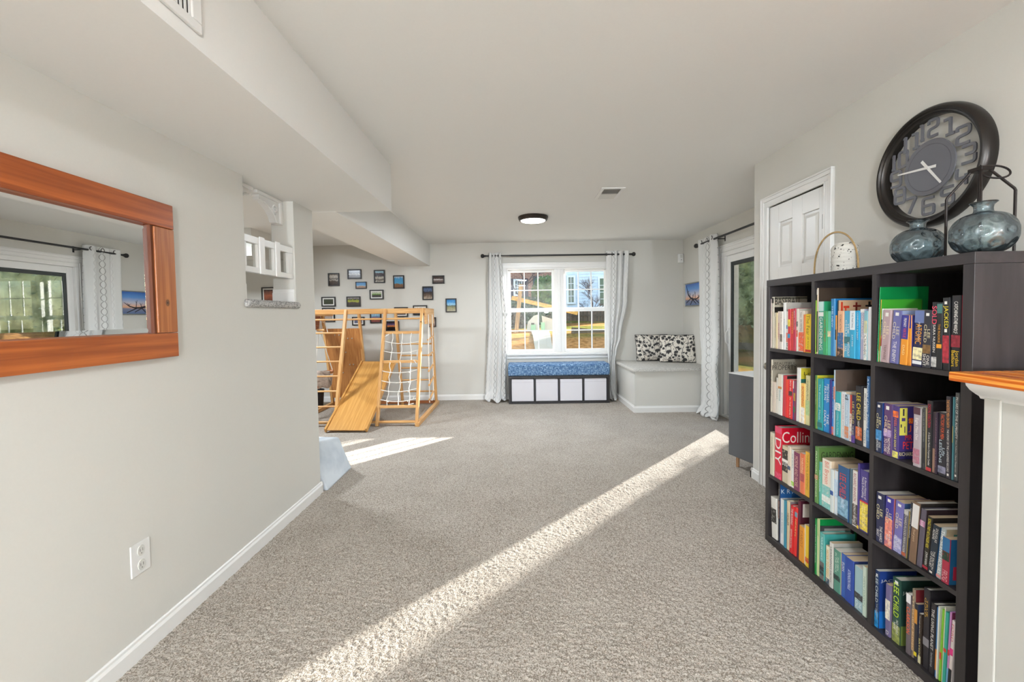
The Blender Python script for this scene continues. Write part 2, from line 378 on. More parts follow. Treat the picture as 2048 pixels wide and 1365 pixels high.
kb = MB(); kb.lathe([(.0, -.058), (.016, -.056), (.026, -.045), (.026, -.034), (.012, -.024), (.011, -.008), (.026, -.006), (.026, 0), (0, 0)], (XR+.002, 3.095, .9), 'x', 24)
kb.build('knob', mat('#a9a59c', .25, 1), dr, smooth=40)
for (a, b) in ((YB, 0),): pass

# ---- sliding glass door in the far right wall
sd = thing('door_2', None, None, (XR2, (SY0+SY1)/2, 0), kind='structure')
c3 = MB(); casing_y(c3, XR2, -1, SY0, SY1, SZ, .085); c3.build('casing', TRIM, sd, bevel=.003)
f3 = MB()
f3.box(XR2-.004, XR2+.17, SY0, SY0+.05, .03, SZ-.05).box(XR2-.004, XR2+.17, SY1-.05, SY1, .03, SZ-.05).box(XR2-.004, XR2+.17, SY0, SY1, SZ-.05, SZ).box(XR2-.01, XR2+.17, SY0, SY1, 0, .03)
f3.build('door_frame', TRIM, sd, bevel=.003)
GY0, GY1 = 4.5, 5.235
p1 = MB(); xx = XR2+.03
p1.box(xx, xx+.04, GY1, SY1-.05, .03, SZ-.05).box(xx, xx+.04, GY0-.09, GY0, .03, SZ-.05).box(xx, xx+.04, GY0, GY1, .03, .13).box(xx, xx+.04, GY0, GY1, 1.89, SZ-.05)
pa = p1.build('sliding_panel', WHITE, sd, bevel=.003)
GS = mat('#20282a', .4)
p2 = MB(); b_ = .028
p2.box(xx+.008, xx+.032, GY0, GY0+b_, .13+b_, 1.89-b_*1.6).box(xx+.008, xx+.032, GY1-b_, GY1, .13+b_, 1.89-b_*1.6).box(xx+.008, xx+.032, GY0, GY1, .13, .13+b_).box(xx+.008, xx+.032, GY0, GY1, 1.89-b_*1.6, 1.89)
p2.build('gasket', GS, pa)
MB().box(xx+.018, xx+.022, GY0, GY1, .13, 1.89).build('pane', DGLASS, pa)
hd = MB(); hd.tube([(xx-.002, 5.275, .9), (xx-.035, 5.27, .93), (xx-.038, 5.27, 1.04), (xx-.002, 5.275, 1.075)], .008, 8).box(xx-.008, xx, 5.255, 5.295, .88, 1.1)
hd.build('door_handle', WHITE, pa, bevel=.002, smooth=40)
p3 = MB(); x3 = XR2+.09
p3.box(x3, x3+.04, SY0+.05, SY0+.12, .03, SZ-.05).box(x3, x3+.04, GY0-.16, GY0-.0, .03, SZ-.05).box(x3, x3+.04, SY0+.1, GY0-.1, .03, .13).box(x3, x3+.04, SY0+.1, GY0-.1, 1.89, SZ-.05)
pb = p3.build('fixed_panel', WHITE, sd, bevel=.003)
MB().box(x3+.018, x3+.022, SY0+.12, GY0-.16, .13, 1.89).build('pane', DGLASS, pb)

# ------------------------------------------------------------------ lamps: the seen ceiling light, plus added unseen fill lights
def flush_light(x, y, label, r=.168, power=30, name='ceiling_light', group=None):
    t = thing(name, label, 'ceiling light', (x, y, ZC-.05), group)
    MB().lathe([(0, ZC-.001), (r, ZC-.001), (r+.003, ZC-.012), (r-.004, ZC-.02), (r-.002, ZC-.026), (r-.012, ZC-.043), (r-.028, ZC-.047), (r-.03, ZC-.04), (0, ZC-.04)], (x, y, 0), 'z', 64).build('fixture_ring', mat('#3a332e', .35, .6, name='bronze'), t, smooth=35)
    MB().lathe([(r-.03, ZC-.041), (r-.034, ZC-.05), (r*.5, ZC-.054), (0, ZC-.055)], (x, y, 0), 'z', 48).build('diffuser', mat('#ffffff', .4, emit='#fff6ea', estr=6), t, smooth=60)
    l = bpy.data.lights.new('lamp_light', 'AREA'); l.shape = 'DISK'; l.size = r*1.7; l.energy = power; l.color = (.82, .908, 1)
    lo = bpy.data.objects.new('lamp_light', l); C.objects.link(lo); lo.location = (x, y, ZC-.062)
    return t
LP = 34
flush_light(.205, 4.93, 'round bronze-rimmed ceiling light glowing white above the far carpet', power=LP)
flush_light(.2, .35, 'added unseen fill light, round and bronze-rimmed, above the viewer', power=12, group='added fill lights behind the viewer')  # unseen fill light, added to even out the near room
flush_light(.2, -1.9, 'added unseen fill light, round and bronze-rimmed, far behind the camera', power=30, group='added fill lights behind the viewer')  # another unseen light added as fill from behind
flush_light(-3.3, 4.3, 'added hidden fill light, round and bronze-rimmed, inside the play alcove', r=.24, power=62)  # hidden light added to brighten the alcove
# two unseen fill lamps added behind the viewer, open globes on stands: they wash walls and ceiling
for i, (x, y, p) in enumerate(((-.95, -3.7, 350), (1.2, -3.9, 350))):
    t = thing('fill_lamp', ('added unseen globe fill lamp by the left wall behind the viewer', 'added unseen globe fill lamp by the right wall behind the viewer')[i], 'fill lamp', (x, y, 0))
    MB().lathe([(0, 0), (.14, 0), (.14, .015), (.02, .03), (.012, .06), (.012, 1.3), (.03, 1.32), (.03, 1.34), (0, 1.34)], (x, y, 0), 'z', 24).build('stand', BLACKM, t, smooth=40)
    MB().lathe([(.03, 1.34), (.075, 1.36), (.1, 1.42), (.1, 1.47), (.075, 1.53), (.0, 1.55)], (x, y, 0), 'z', 24).build('lamp_shade', glass_mat('clear_globe', (.97, .97, .97, 1)), t, smooth=60)
    l = bpy.data.lights.new('lamp_light', 'POINT'); l.shadow_soft_size = .085; l.energy = p; l.color = (.82, .908, 1)
    lo = bpy.data.objects.new('lamp_light', l); C.objects.link(lo); lo.location = (x, y, 1.45)

# ---- ceiling vent and return grille
t = thing('ceiling_vent', 'white rectangular vent in the ceiling right of the round light', 'vent', (.87, 4.03, ZC-.01))
v = MB(); ring_box(v, .765, .975, 3.85, 4.21, .03, 0, 0) if False else None
v.box(.765, .795, 3.85, 4.21, ZC-.008, ZC).box(.945, .975, 3.85, 4.21, ZC-.008, ZC).box(.795, .945, 3.85, 3.88, ZC-.008, ZC).box(.795, .945, 4.18, 4.21, ZC-.008, ZC).box(.795, .945, 4.022, 4.038, ZC-.008, ZC)
v.build('frame', TRIM, t, bevel=.002)
sl = MB()
for k in range(13):
    yy = 3.889+k*.0235
    sl.add([(.795, yy, ZC-.001), (.945, yy, ZC-.001), (.945, yy+.014*(1 if k > 6 else -1), ZC-.012), (.795, yy+.014*(1 if k > 6 else -1), ZC-.012)], [(0,1,2,3)])
sl.build('louvers', mat('#cac6be', .5), t)
MB().box(.795, .945, 3.88, 4.18, ZC-.002, ZC-.0005).build('duct_opening', mat('#6a605a', .8), t)
t = thing('return_grille', 'white slatted return grille on the side of the ceiling soffit', 'vent', (-.89, 1.0, 2.1))
x = -.899
g = MB(); g.box(x, x+.012, .62, 1.262, 2.108, 2.135).box(x, x+.012, .62, 1.262, 2.355, 2.382).box(x, x+.012, .62, .65, 2.135, 2.355).box(x, x+.012, 1.225, 1.262, 2.135, 2.355)
g.build('frame', TRIM, t, bevel=.003)
g = MB()
for k in range(36):
    yy = .658+k*.016
    g.box(x+.004, x+.0075, yy, yy+.0065, 2.135, 2.355)
g.build('louvers', TRIM, t)
MB().box(x, x+.0015, .65, 1.225, 2.135, 2.355).build('duct_opening', mat('#4a463e', .8), t)

# ---- wall sensor, outlet
t = thing('motion_sensor', 'small white motion sensor high in the far right corner', 'sensor', (2.5, YW-.03, 2.05))
MB().prism([(2.455, YW-.03), (2.455, YW-.04), (2.475, YW-.055), (2.52, YW-.055), (2.54, YW-.035), (2.54, YW), (2.46, YW)], 2.05, 2.18, 'z').build('housing', WHITE, t, bevel=.006)
MB().box(2.478, 2.518, YW-.0575, YW-.055, 2.12, 2.165).build('lens', mat('#d2d0ca', .5), t, bevel=.002)
MB().box(2.492, 2.502, YW-.0575, YW-.055, 2.085, 2.095).build('indicator', mat('#6a6a66', .5), t)
t = thing('wall_outlet', 'white duplex outlet plate low on the left wall', 'outlet', (XL, 1.616, .32))
MB().box(XL, XL+.006, 1.575, 1.659, .321, .443).build('cover_plate', mat('#dedcd8', .35), t, bevel=.002)
for zz in (.354, .41):
    s = MB(); s.lathe([(0, XL+.0085), (.019, XL+.0085), (.0195, XL+.005)], (0, 0, 0), 'x', 24) if False else None
    s.prism([(1.617+.0175*math.cos(a)*(1 if abs(math.cos(a)) < .8 else .93), zz+.0205*math.sin(a)) for a in np.linspace(0, 2*PI, 25)[:-1]], XL+.005, XL+.0085, 'x')
    so = s.build('socket', mat('#cfcdc6', .4), t, bevel=.0008)
    MB().box(XL+.0083, XL+.009, 1.610, 1.612, zz-.003, zz+.008).box(XL+.0083, XL+.009, 1.622, 1.624, zz-.003, zz+.008).box(XL+.0083, XL+.009, 1.615, 1.619, zz-.012, zz-.008).build('slots', mat('#77736c', .6), so)

# ------------------------------------------------------------------ mirror on the left wall
my0, my1, mz0, mz1 = .52, 1.815, 1.141, 1.771
t = thing('wall_mirror', 'wide mirror in a thick reddish reclaimed-wood frame on the left wall', 'mirror', (XL, (my0+my1)/2, mz0))
xf = -1.432; bw = .1
wA = wood_mat('#8f4822', '#b8652f', 1, .9, .32, 'cedar_long', 4, [((0, .33, .05), (.03, .028, .011), '#3a1a0c'), ((0, .1, .03), (.03, .05, .006), '#4a200e')])
wA2 = wood_mat('#8c451f', '#b4602c', 1, .8, .32, 'cedar_top', 4)
wB = wood_mat('#935028', '#b87440', 2, 1.0, .35, 'cedar_short', 4, [((.02, 1.765-(my0+my1)/2, 1.365-mz0), (.05, .014, .02), '#3c2415')])
MB().box(XL, xf, my0, my1, mz1-bw, mz1).build('frame_board', wA2, t, bevel=.003)
MB().box(XL, xf, my0, my1, mz0, mz0+bw+.0).build('frame_board', wA, t, bevel=.003)
MB().box(XL, xf+.001, my1-.1, my1-.001, mz0+bw+.0015, mz1-bw-.0015).build('frame_board', wB, t, bevel=.003)
MB().box(XL, xf+.001, my0+.001, my0+.1, mz0+bw+.0015, mz1-bw-.0015).build('frame_board', wB, t, bevel=.003)
MB().box(XL+.004, xf-.006, my1-.112, my1-.1, mz0+bw, mz1-bw).build('inner_strip', mat('#5e2f16', .5), t)
m, tt, b = principled('mirror_silver'); b.inputs['Base Color'].default_value = (.93, .94, .94, 1); b.inputs['Metallic'].default_value = 1; b.inputs['Roughness'].default_value = 0
gx = XL+.012; a0, a1, c0, c1 = my0+.1, my1-.112, mz0+bw, mz1-bw; bv = .022
g = MB(); g.add([(gx, a0, c0), (gx, a1, c0), (gx, a1, c1), (gx, a0, c1), (gx+.0024, a0+bv, c0+bv), (gx+.0024, a1-bv, c0+bv), (gx+.0024, a1-bv, c1-bv), (gx+.0024, a0+bv, c1-bv), (XL+.001, a0, c0), (XL+.001, a1, c0), (XL+.001, a1, c1), (XL+.001, a0, c1)],
      [(0,1,5,4),(1,2,6,5),(2,3,7,6),(3,0,4,7),(4,5,6,7),(0,8,9,1),(1,9,10,2),(2,10,11,3),(3,11,8,0),(8,11,10,9)])
g.build('mirror_glass', m, t)

# ---- pass-through opening in the left wall
CP3 = carpet_mat('carpet_sill', '#8a8886', '#b8b6b2', '#cfcdc9', .8)
s = MB(); n = 14
prof = [(XL-TH-.01+.0, 1.36)]+[(XL+.018-.022+.024*math.cos(a), 1.378+.022*math.sin(a)) for a in np.linspace(-PI/2, PI/2, 9)]+[(XL-TH-.01, 1.402)]
s.prism(prof, 2.325, 2.885, 'y') if False else None
def sillf(u, v):
    a = -PI/2+PI*min(1, v*2)
    yy = 2.318+u*.575; e = min(u, 1-u)*.575; k = min(1, e/.02); k = math.sqrt(max(0, 1-(1-k)**2))
    if v <= .5: return (XL+.002+(.024*math.cos(a))*k, yy, 1.380+.022*math.sin(a)*(.4+.6*k))
    return (XL+.002-(v-.5)*2*(TH+.02), yy, 1.380+.022*(.4+.6*k))
s.grid(sillf, 120, 24)
sl = s.build('sill_carpet', CP3, smooth=80)
tag(sl, 'grey carpet wrapped over the ledge of the left wall opening', 'carpet ledge')
d = sl.modifiers.new('d', 'DISPLACE'); tx = bpy.data.textures.new('tuft', 'CLOUDS'); tx.noise_scale = .007; d.texture = tx; d.strength = .004; d.mid_level = .5
tt_ = MB(); tt_.box(XL-TH, XL-.004, 2.87-.011, 2.871, 1.403, 1.487).box(XL-TH, XL-.0045, 2.87-.016, 2.87-.0105, 1.403, 1.465).box(XL-TH, XL-.004, 2.339, 2.352, 1.403, 1.487)
tag(tt_.build('trim_1', TRIM, base=False, bevel=.002), kind='structure')
# hanging three-pane panel
t = thing('window_frame_panel', 'white three-pane wooden panel hung across the left wall opening', 'panel', (-1.49, 2.6, 1.556))
s = MB(); z0, z1 = 1.556, 1.761; ops = [(2.372, 2.476), (2.548, 2.640), (2.715, 2.803)]
s.box(-1.505, -1.475, 2.341, 2.869, z0, z0+.032).box(-1.505, -1.475, 2.341, 2.869, z1-.04, z1)
ed = [2.341]+[q for o_ in ops for q in o_]+[2.869]
for k in range(0, len(ed), 2): s.box(-1.505, -1.475, ed[k], ed[k+1], z0+.032, z1-.04)
s.build('frame', TRIM, t, bevel=.002)
s = MB()
for yy in (2.512, 2.678): s.box(-1.475, -1.467, yy-.024, yy+.024, z0-.003, z1+.006)
s.build('stile', TRIM, t, bevel=.002)
for o_ in ops: MB().box(-1.4915, -1.489, o_[0], o_[1], z0+.03, z1-.038).build('pane', glass_mat('panel_glass', (.88, .88, .86, 1), .02), t)
# corbels
def corbel(label, ya, sgn, L=1):
    t = thing('corbel', label, 'bracket', (-1.56, ya, 1.9), 'carved corbels in the opening')
    x0, x1 = -1.588, -1.535; zt = ZS
    P = lambda d, z: (ya-sgn*d*L, zt-.0006-z)
    s = MB(); s.prism([P(0, .02), P(.285, .02), P(.285, 0), P(0, 0)], x0-.004, x1+.004, 'x')
    s.prism([P(0, .02), P(0, .155), P(.034, .155), P(.034, .0205)], x0-.0035, x1+.0035, 'x')
    s.build('mounting_plate', TRIM, t, bevel=.003)
    pr = [(.035, .02), (.25, .02), (.255, .035), (.245, .05), (.225, .055), (.205, .05), (.17, .065), (.13, .085), (.1, .11), (.085, .13), (.075, .15), (.055, .155), (.035, .15)]
    MB().prism([P(*q) for q in pr], x0+.004, x1-.006, 'x').build('scroll_body', TRIM, t, bevel=.002)
    sp = []
    for k in range(40):
        a = k*.32; r = .036*(1-k/46); sp.append((x1-.004, ya-sgn*L*(.085+r*math.cos(a)), zt-.07-r*math.sin(a)*.9))
    MB().tube(sp, .0055, 6).build('scroll', TRIM, t, smooth=60)
    edge = [(x1-.004, *P(*q)) for q in [(.25, .045), (.225, .055), (.205, .05), (.17, .065), (.13, .085), (.1, .11), (.085, .13), (.075, .15)]]
    MB().tube(edge, .006, 6).build('edge_bead', TRIM, t, smooth=60)
corbel('white carved scroll bracket under the soffit at the opening right side', 2.87, 1)
corbel('white carved scroll bracket cut off by the opening left side', 2.341, -1, .74)

# ------------------------------------------------------------------ foam block
def q3(p): return Vector(p)
BL, BRt, TRt, TLt = Vector((-1.424, 3.165, 0)), Vector((-1.430, 3.657, 0)), Vector((-1.485, 3.545, .305)), Vector((-1.60, 3.20, .345))
ex = Vector((-.24, .02, 0)); vs = [BL, BRt, TRt, TLt]+[p+ex for p in (BL, BRt, TRt, TLt)]
fb = MB().add(vs, [(0, 1, 2, 3), (7, 6, 5, 4), (0, 4, 5, 1), (1, 5, 6, 2), (2, 6, 7, 3), (3, 7, 4, 0)])
fbm = noise_mat('#b9c1c9', '#cfd5da', 7, .95, .25, 4, 'velvet', bscale=9, dist=.02)
fo = fb.build('foam_block', fbm, bevel=.018, bseg=4, smooth=60)
tag(fo, 'pale ice-blue wedge-shaped foam block beside the end of the left wall', 'foam block')

# ------------------------------------------------------------------ climbing frame
HW = [wood_mat('#c88f52', '#e0b276', a, 1.6, .38, 'honey_pine', 4, sts=q) for a, q in ((0, (1, 26, 26)), (1, (26, 1, 26)), (2, (26, 4, 1)))]
HWd = wood_mat('#a96a34', '#c98d50', 2, 2.2, .4, 'panel_ply', 7, sts=(38, 1, .9))
cl = thing('climbing_frame', 'honey-coloured wooden indoor climbing frame with slide, net and rungs', 'climbing frame', (-1.95, 5.7, 0))
yf = lambda z: 5.05+.325*z
yr = lambda z: 6.35-.2*z
FX = [-2.72, -2.172, -1.669, -1.2]; RX = [-2.735, -2.22, -1.7, -1.2]
zt = 1.39
for x in FX:
    MB().beam((x, yf(.0)+.012, 0.0), (x, yf(zt), zt), .034, .05, up=(0, -1, 0)).build('leg', HW[2], cl, bevel=.003)
for x in RX:
    MB().beam((x, yr(0)-.012, 0.0), (x, yr(zt-.03), zt-.03), .034, .05, up=(0, 1, 0)).build('leg', HW[2], cl, bevel=.003)
XA, XB_ = -2.74, -1.175
def rail(nm, x0, x1, y, z, w_, h_, m=None, rot=0):
    MB().beam((x0, y, z), (x1, y, z), w_, h_).build(nm, m or HW[0], cl, bevel=.003)
rail('top_beam', XA, XB_, 5.50, 1.372, .026, .062)
rail('top_beam', XA, XB_, yr(1.37)+.01, 1.372, .026, .062)
for x in (XB_+.009,): MB().beam((x, 5.5, 1.30), (x, 6.07, 1.30), .018, .205).build('end_board', HW[1], cl, bevel=.004)
MB().beam((-2.755, 5.5, 1.27), (-2.755, 6.07, 1.27), .018, .27).build('end_board', wood_mat('#8c4a22', '#b5713c', 1, 1.6, .4, 'reddish_ply', 6), cl, bevel=.004)
rungz = [1.279-.1744*k for k in range(1, 8)]
def dowel(nm, x0, x1, y, z, r=.0115): MB().tube([(x0, y, z), (x1, y, z)], r, 12).build(nm, HW[0], cl, smooth=50)
dowel('rung', FX[0], FX[3], yf(1.275)+.006, 1.272)
for z in rungz: dowel('rung', FX[0], FX[1], yf(z), z)
for (z, h_) in ((1.098, .034), (.744, .034), (.222, .034)): rail('net_bar', FX[2], FX[3], yf(z), z, .02, h_)
dowel('rung', FX[2], FX[3], yf(.05), .05, .014); rail('base_rail', FX[0], FX[3], yf(.05)+.03, .045, .02, .03)
for z in (.905, .737, .552, .371, .196): dowel('rung', RX[2], RX[3], yr(z), z)
rail('base_rail', RX[0], RX[3], 6.33, .035, .02, .045, wood_mat('#8c4f26', '#a8683a', 0, 1.5, .4, 'base_wood', 5))
for x in (-1.185, -2.74): MB().beam((x, 5.02, .025), (x, 6.37, .025), .045, .05).build('base_rail', HW[1], cl, bevel=.004)
# bolts
for (x, z) in ((-1.2, .035), (-1.669, 1.37), (-2.172, 1.37), (-1.2, 1.23)):
    yy = (5.485 if z > 1.3 else yf(z)-.03)
    MB().lathe([(0, yy-.003), (.006, yy-.003), (.0075, yy), (0, yy)], (x, 0, z), 'y', 10).build('bolt', mat('#4a3a2a', .4, .8), cl, smooth=40)
# climbing wall panel with hold screws
zz0, zz1 = .12, 1.14
P = [Vector((RX[0]+.02, yr(zz0)-.03, zz0)), Vector((RX[1]-.0, yr(zz0)-.03, zz0)), Vector((RX[1]-.0, yr(zz1)-.03, zz1)), Vector((RX[0]+.02, yr(zz1)-.03, zz1))]
o_ = Vector((0, .012, .003))
cw_ = MB().add(P+[p+o_ for p in P], [(0,1,2,3),(7,6,5,4),(0,4,5,1),(1,5,6,2),(2,6,7,3),(3,7,4,0)]).build('climbing_panel', HWd, cl)
cwn = MB()
for (x, z) in ((-2.52, 1.05), (-2.58, 1.05), (-2.4, 1.0), (-2.34, 1.0), (-2.41, .62), (-2.36, .62), (-2.38, .3), (-2.33, .3), (-2.55, .18), (-2.57, .5), (-2.52, .5), (-2.45, .8), (-2.5, .8)):
    cwn.lathe([(0, yr(z)-.045), (.008, yr(z)-.043), (.01, yr(z)-.034), (0, yr(z)-.034)], (x, 0, z), 'y', 10)
cwn.build('hold_screws', mat('#c8c4bc', .3, .9), cw_, smooth=40)
# slide
S0, S1 = Vector((-1.935, 4.80, .012)), Vector((-1.905, 5.93, .665))
dr_ = (S1-S0).normalized(); up = dr_.cross(Vector((-1, 0, 0))).normalized()
if up.z < 0: up = -up
HS = wood_mat('#c38b45', '#d8a35c', 1, 1.2, .3, 'slide_ply', 4, sts=(30, .8, .8))
MB().beam(S0+up*.02, S1+up*.02, .44, .012, up=up).build('slide_board', HS, cl, bevel=.002)
for sx in (-1, 1):
    o2 = Vector((sx*.23, 0, 0)); MB().beam(S0+o2+up*.018, S1+o2+up*.018, .022, .05, up=up).build('slide_rail', HS, cl, bevel=.003)
# net
ROPE = noise_mat('#d9d3c8', '#f0ece4', 300, .9, .4, name='rope', dist=.003)
def wob(p0, p1, n, a, seed, sag=0):
    rnd = random.Random(seed); o = []
    for i in range(n+1):
        f = i/n; p = Vector(p0).lerp(Vector(p1), f); z = p.z-sag*4*f*(1-f)
        o.append((p.x+rnd.uniform(-a, a)*(0 < i < n), yf(z)-.005+rnd.uniform(-.004, .004), z))
    return o
nt_ = MB(); kn = MB()
nz = [.985, .862, .735, .626, .51, .405, .293]; nx = [-1.552, -1.43, -1.316]
for i, z in enumerate(nz[:2]+nz[3:]):
    nt_.tube(wob((FX[2]+.015, 0, z+.012), (FX[3]-.02, 0, z+(.02 if i else 0)), 9, .002, i, .03), .0052, 6)
for i, x in enumerate(nx):
    nt_.tube(wob((x, 0, 1.09), (x+.01*(i-1), 0, .235), 13, .012, 20+i), .0052, 6)
for i, x in enumerate(nx):
    for z in nz[:2]+nz[3:]:
        kn.lathe([(0, -.009), (.007, -.006), (.0095, 0), (.007, .006), (0, .009)], (x, yf(z-.015)-.008, z-.012), 'z', 8)
for (x, z, dx, dz) in ((-1.64, 1.05, .05, .03), (-1.235, .72, -.03, .04), (-1.23, .87, .0, -.07), (-1.29, .25, .05, .01), (-1.25, .3, .02, .05)):
    nt_.tube([(x, yf(z)-.02, z), (x+dx*.5, yf(z)-.024, z+dz*.6), (x+dx, yf(z)-.02, z+dz)], .0055, 6)
no = nt_.build('climbing_net', ROPE, cl, smooth=60); kn.build('knots', ROPE, no, smooth=60)
# rope ladder at the right end
rl = MB()
rl.tube([(-1.150, 5.63, 1.32), (-1.148, 5.625, 1.2), (-1.15, 5.61, .82), (-1.152, 5.615, .5), (-1.15, 5.60, .17)], .006, 6)
rl.tube([(-1.150, 5.90, 1.32), (-1.148, 5.89, 1.2), (-1.15, 5.86, .80), (-1.152, 5.90, .5), (-1.15, 5.86, .2), (-1.16, 5.80, .155)], .006, 6)
rl.tube([(-1.150, 5.64, 1.3), (-1.13, 5.58, 1.05), (-1.14, 5.53, .93)], .004, 6)
ro = rl.build('rope_ladder', ROPE, cl, smooth=60)
for z, dz in ((.99, .03), (.79, .02), (.585, .06), (.40, .07), (.21, .07)):
    MB().tube([(-1.15, 5.585, z), (-1.15, 5.925, z+dz)], .0125, 12).build('ladder_rung', HW[1], ro, smooth=50)
# hanging swing
sw = thing('toddler_swing', 'beige cloth toddler swing hanging inside the climbing frame', 'swing', (-2.56, 5.7, .35))
r_ = MB()
r_.tube([(-2.60, 5.71, 1.26), (-2.6, 5.7, 1.12), (-2.455, 5.70, .6)], .006, 6).tube([(-2.60, 5.71, 1.26), (-2.62, 5.7, 1.12), (-2.69, 5.70, .6)], .006, 6)
r_.tube([(-2.60, 5.7, 1.12), (-2.585, 5.705, 1.25), (-2.545, 5.71, 1.235), (-2.515, 5.71, 1.14), (-2.50, 5.7, 1.10)], .005, 6)
r_.build('rope', ROPE, sw, smooth=60)
MB().tube([(-2.64, 5.69, 1.135), (-2.54, 5.69, 1.135)], .016, 12).build('spreader_bar', HW[0], sw, smooth=50)
MB().tube([(-2.70, 5.68, .565), (-2.44, 5.69, .59)], .019, 12).build('grab_bar', wood_mat('#9c5a30', '#c07a48', 0, 1.5, .4, 'bar_wood', 4), sw, smooth=50)
ca = noise_mat('#b3a294', '#c9b8ab', 40, .95, .3, name='canvas', dist=.004)
MB().grid(lambda u, v: (-2.7+.22*u, 5.62+.16*v, .56-.2*math.sin(PI*min(1, v*1.1))*(.75+.25*math.sin(PI*u))-.02*math.sin(9*u)), 16, 16).build('seat_sling', ca, sw, smooth=80).modifiers.new('s', 'SOLIDIFY').thickness = .006
MB().grid(lambda u, v: (-2.71+.24*u, 5.655+.015*math.sin(6*u+3*v), .6-.14*v), 14, 6).build('back_panel', ca, sw, smooth=80).modifiers.new('s', 'SOLIDIFY').thickness = .006
MB().beam((-2.66, 5.66, .37), (-2.66, 5.66, .55), .05, .006, up=(0, 1, 0)).build('strap', mat('#a8643a', .6), sw)
# hook that carries the swing from the top beams
hk = MB().beam((-2.60, 5.49, 1.335), (-2.60, 6.08, 1.335), .03, .028).build('swing_bar', HW[1], cl, bevel=.003)
MB().tube([(-2.60, 5.71, 1.33), (-2.59, 5.71, 1.29), (-2.6, 5.71, 1.262), (-2.61, 5.71, 1.29)], .004, 6).build('swing_hook', mat('#b8b4aa', .3, .9), hk, smooth=50)
bn = MB(); bn.lathe([(0, .0), (.1, 0), (.12, .25), (.125, .26), (.115, .262), (.1, .02), (0, .02)], (-2.93, 6.2, 0), 'z', 32)
tag(bn.build('waste_bin', mat('#262223', .6), smooth=40), 'small black round bin on the carpet behind the climbing frame', 'bin')

# ------------------------------------------------------------------ photo frames on the back wall
def art_mat(nm, stops, scale=5, axis=2, dist=.6, noise=.5, lohi=None):
    m, t, b = principled(nm); v = coords(t, 'Generated', scale=(1, 1, 1))
    sp = N(t, 'ShaderNodeSeparateXYZ'); t.links.new(v, sp.inputs[0])
    n = N(t, 'ShaderNodeTexNoise'); n.inputs['Scale'].default_value = scale; n.inputs['Detail'].default_value = 5; t.links.new(v, n.inputs['Vector'])
    su = N(t, 'ShaderNodeMath', operation='SUBTRACT'); su.inputs[1].default_value = .5; t.links.new(n.outputs[0], su.inputs[0])
    ma = N(t, 'ShaderNodeMath', operation='MULTIPLY_ADD'); ma.inputs[1].default_value = noise; t.links.new(su.outputs[0], ma.inputs[0]); t.links.new(sp.outputs[axis], ma.inputs[2])
    r = ramp(t, stops); t.links.new(ma.outputs[0], r.inputs[0]); t.links.new(r.outputs[0], b.inputs['Base Color']); b.inputs['Roughness'].default_value = .2
    return m
FB = mat('#1f1a18', .4, name='frame_black')
MATB = mat('#e3e0da', .7, name='matboard')
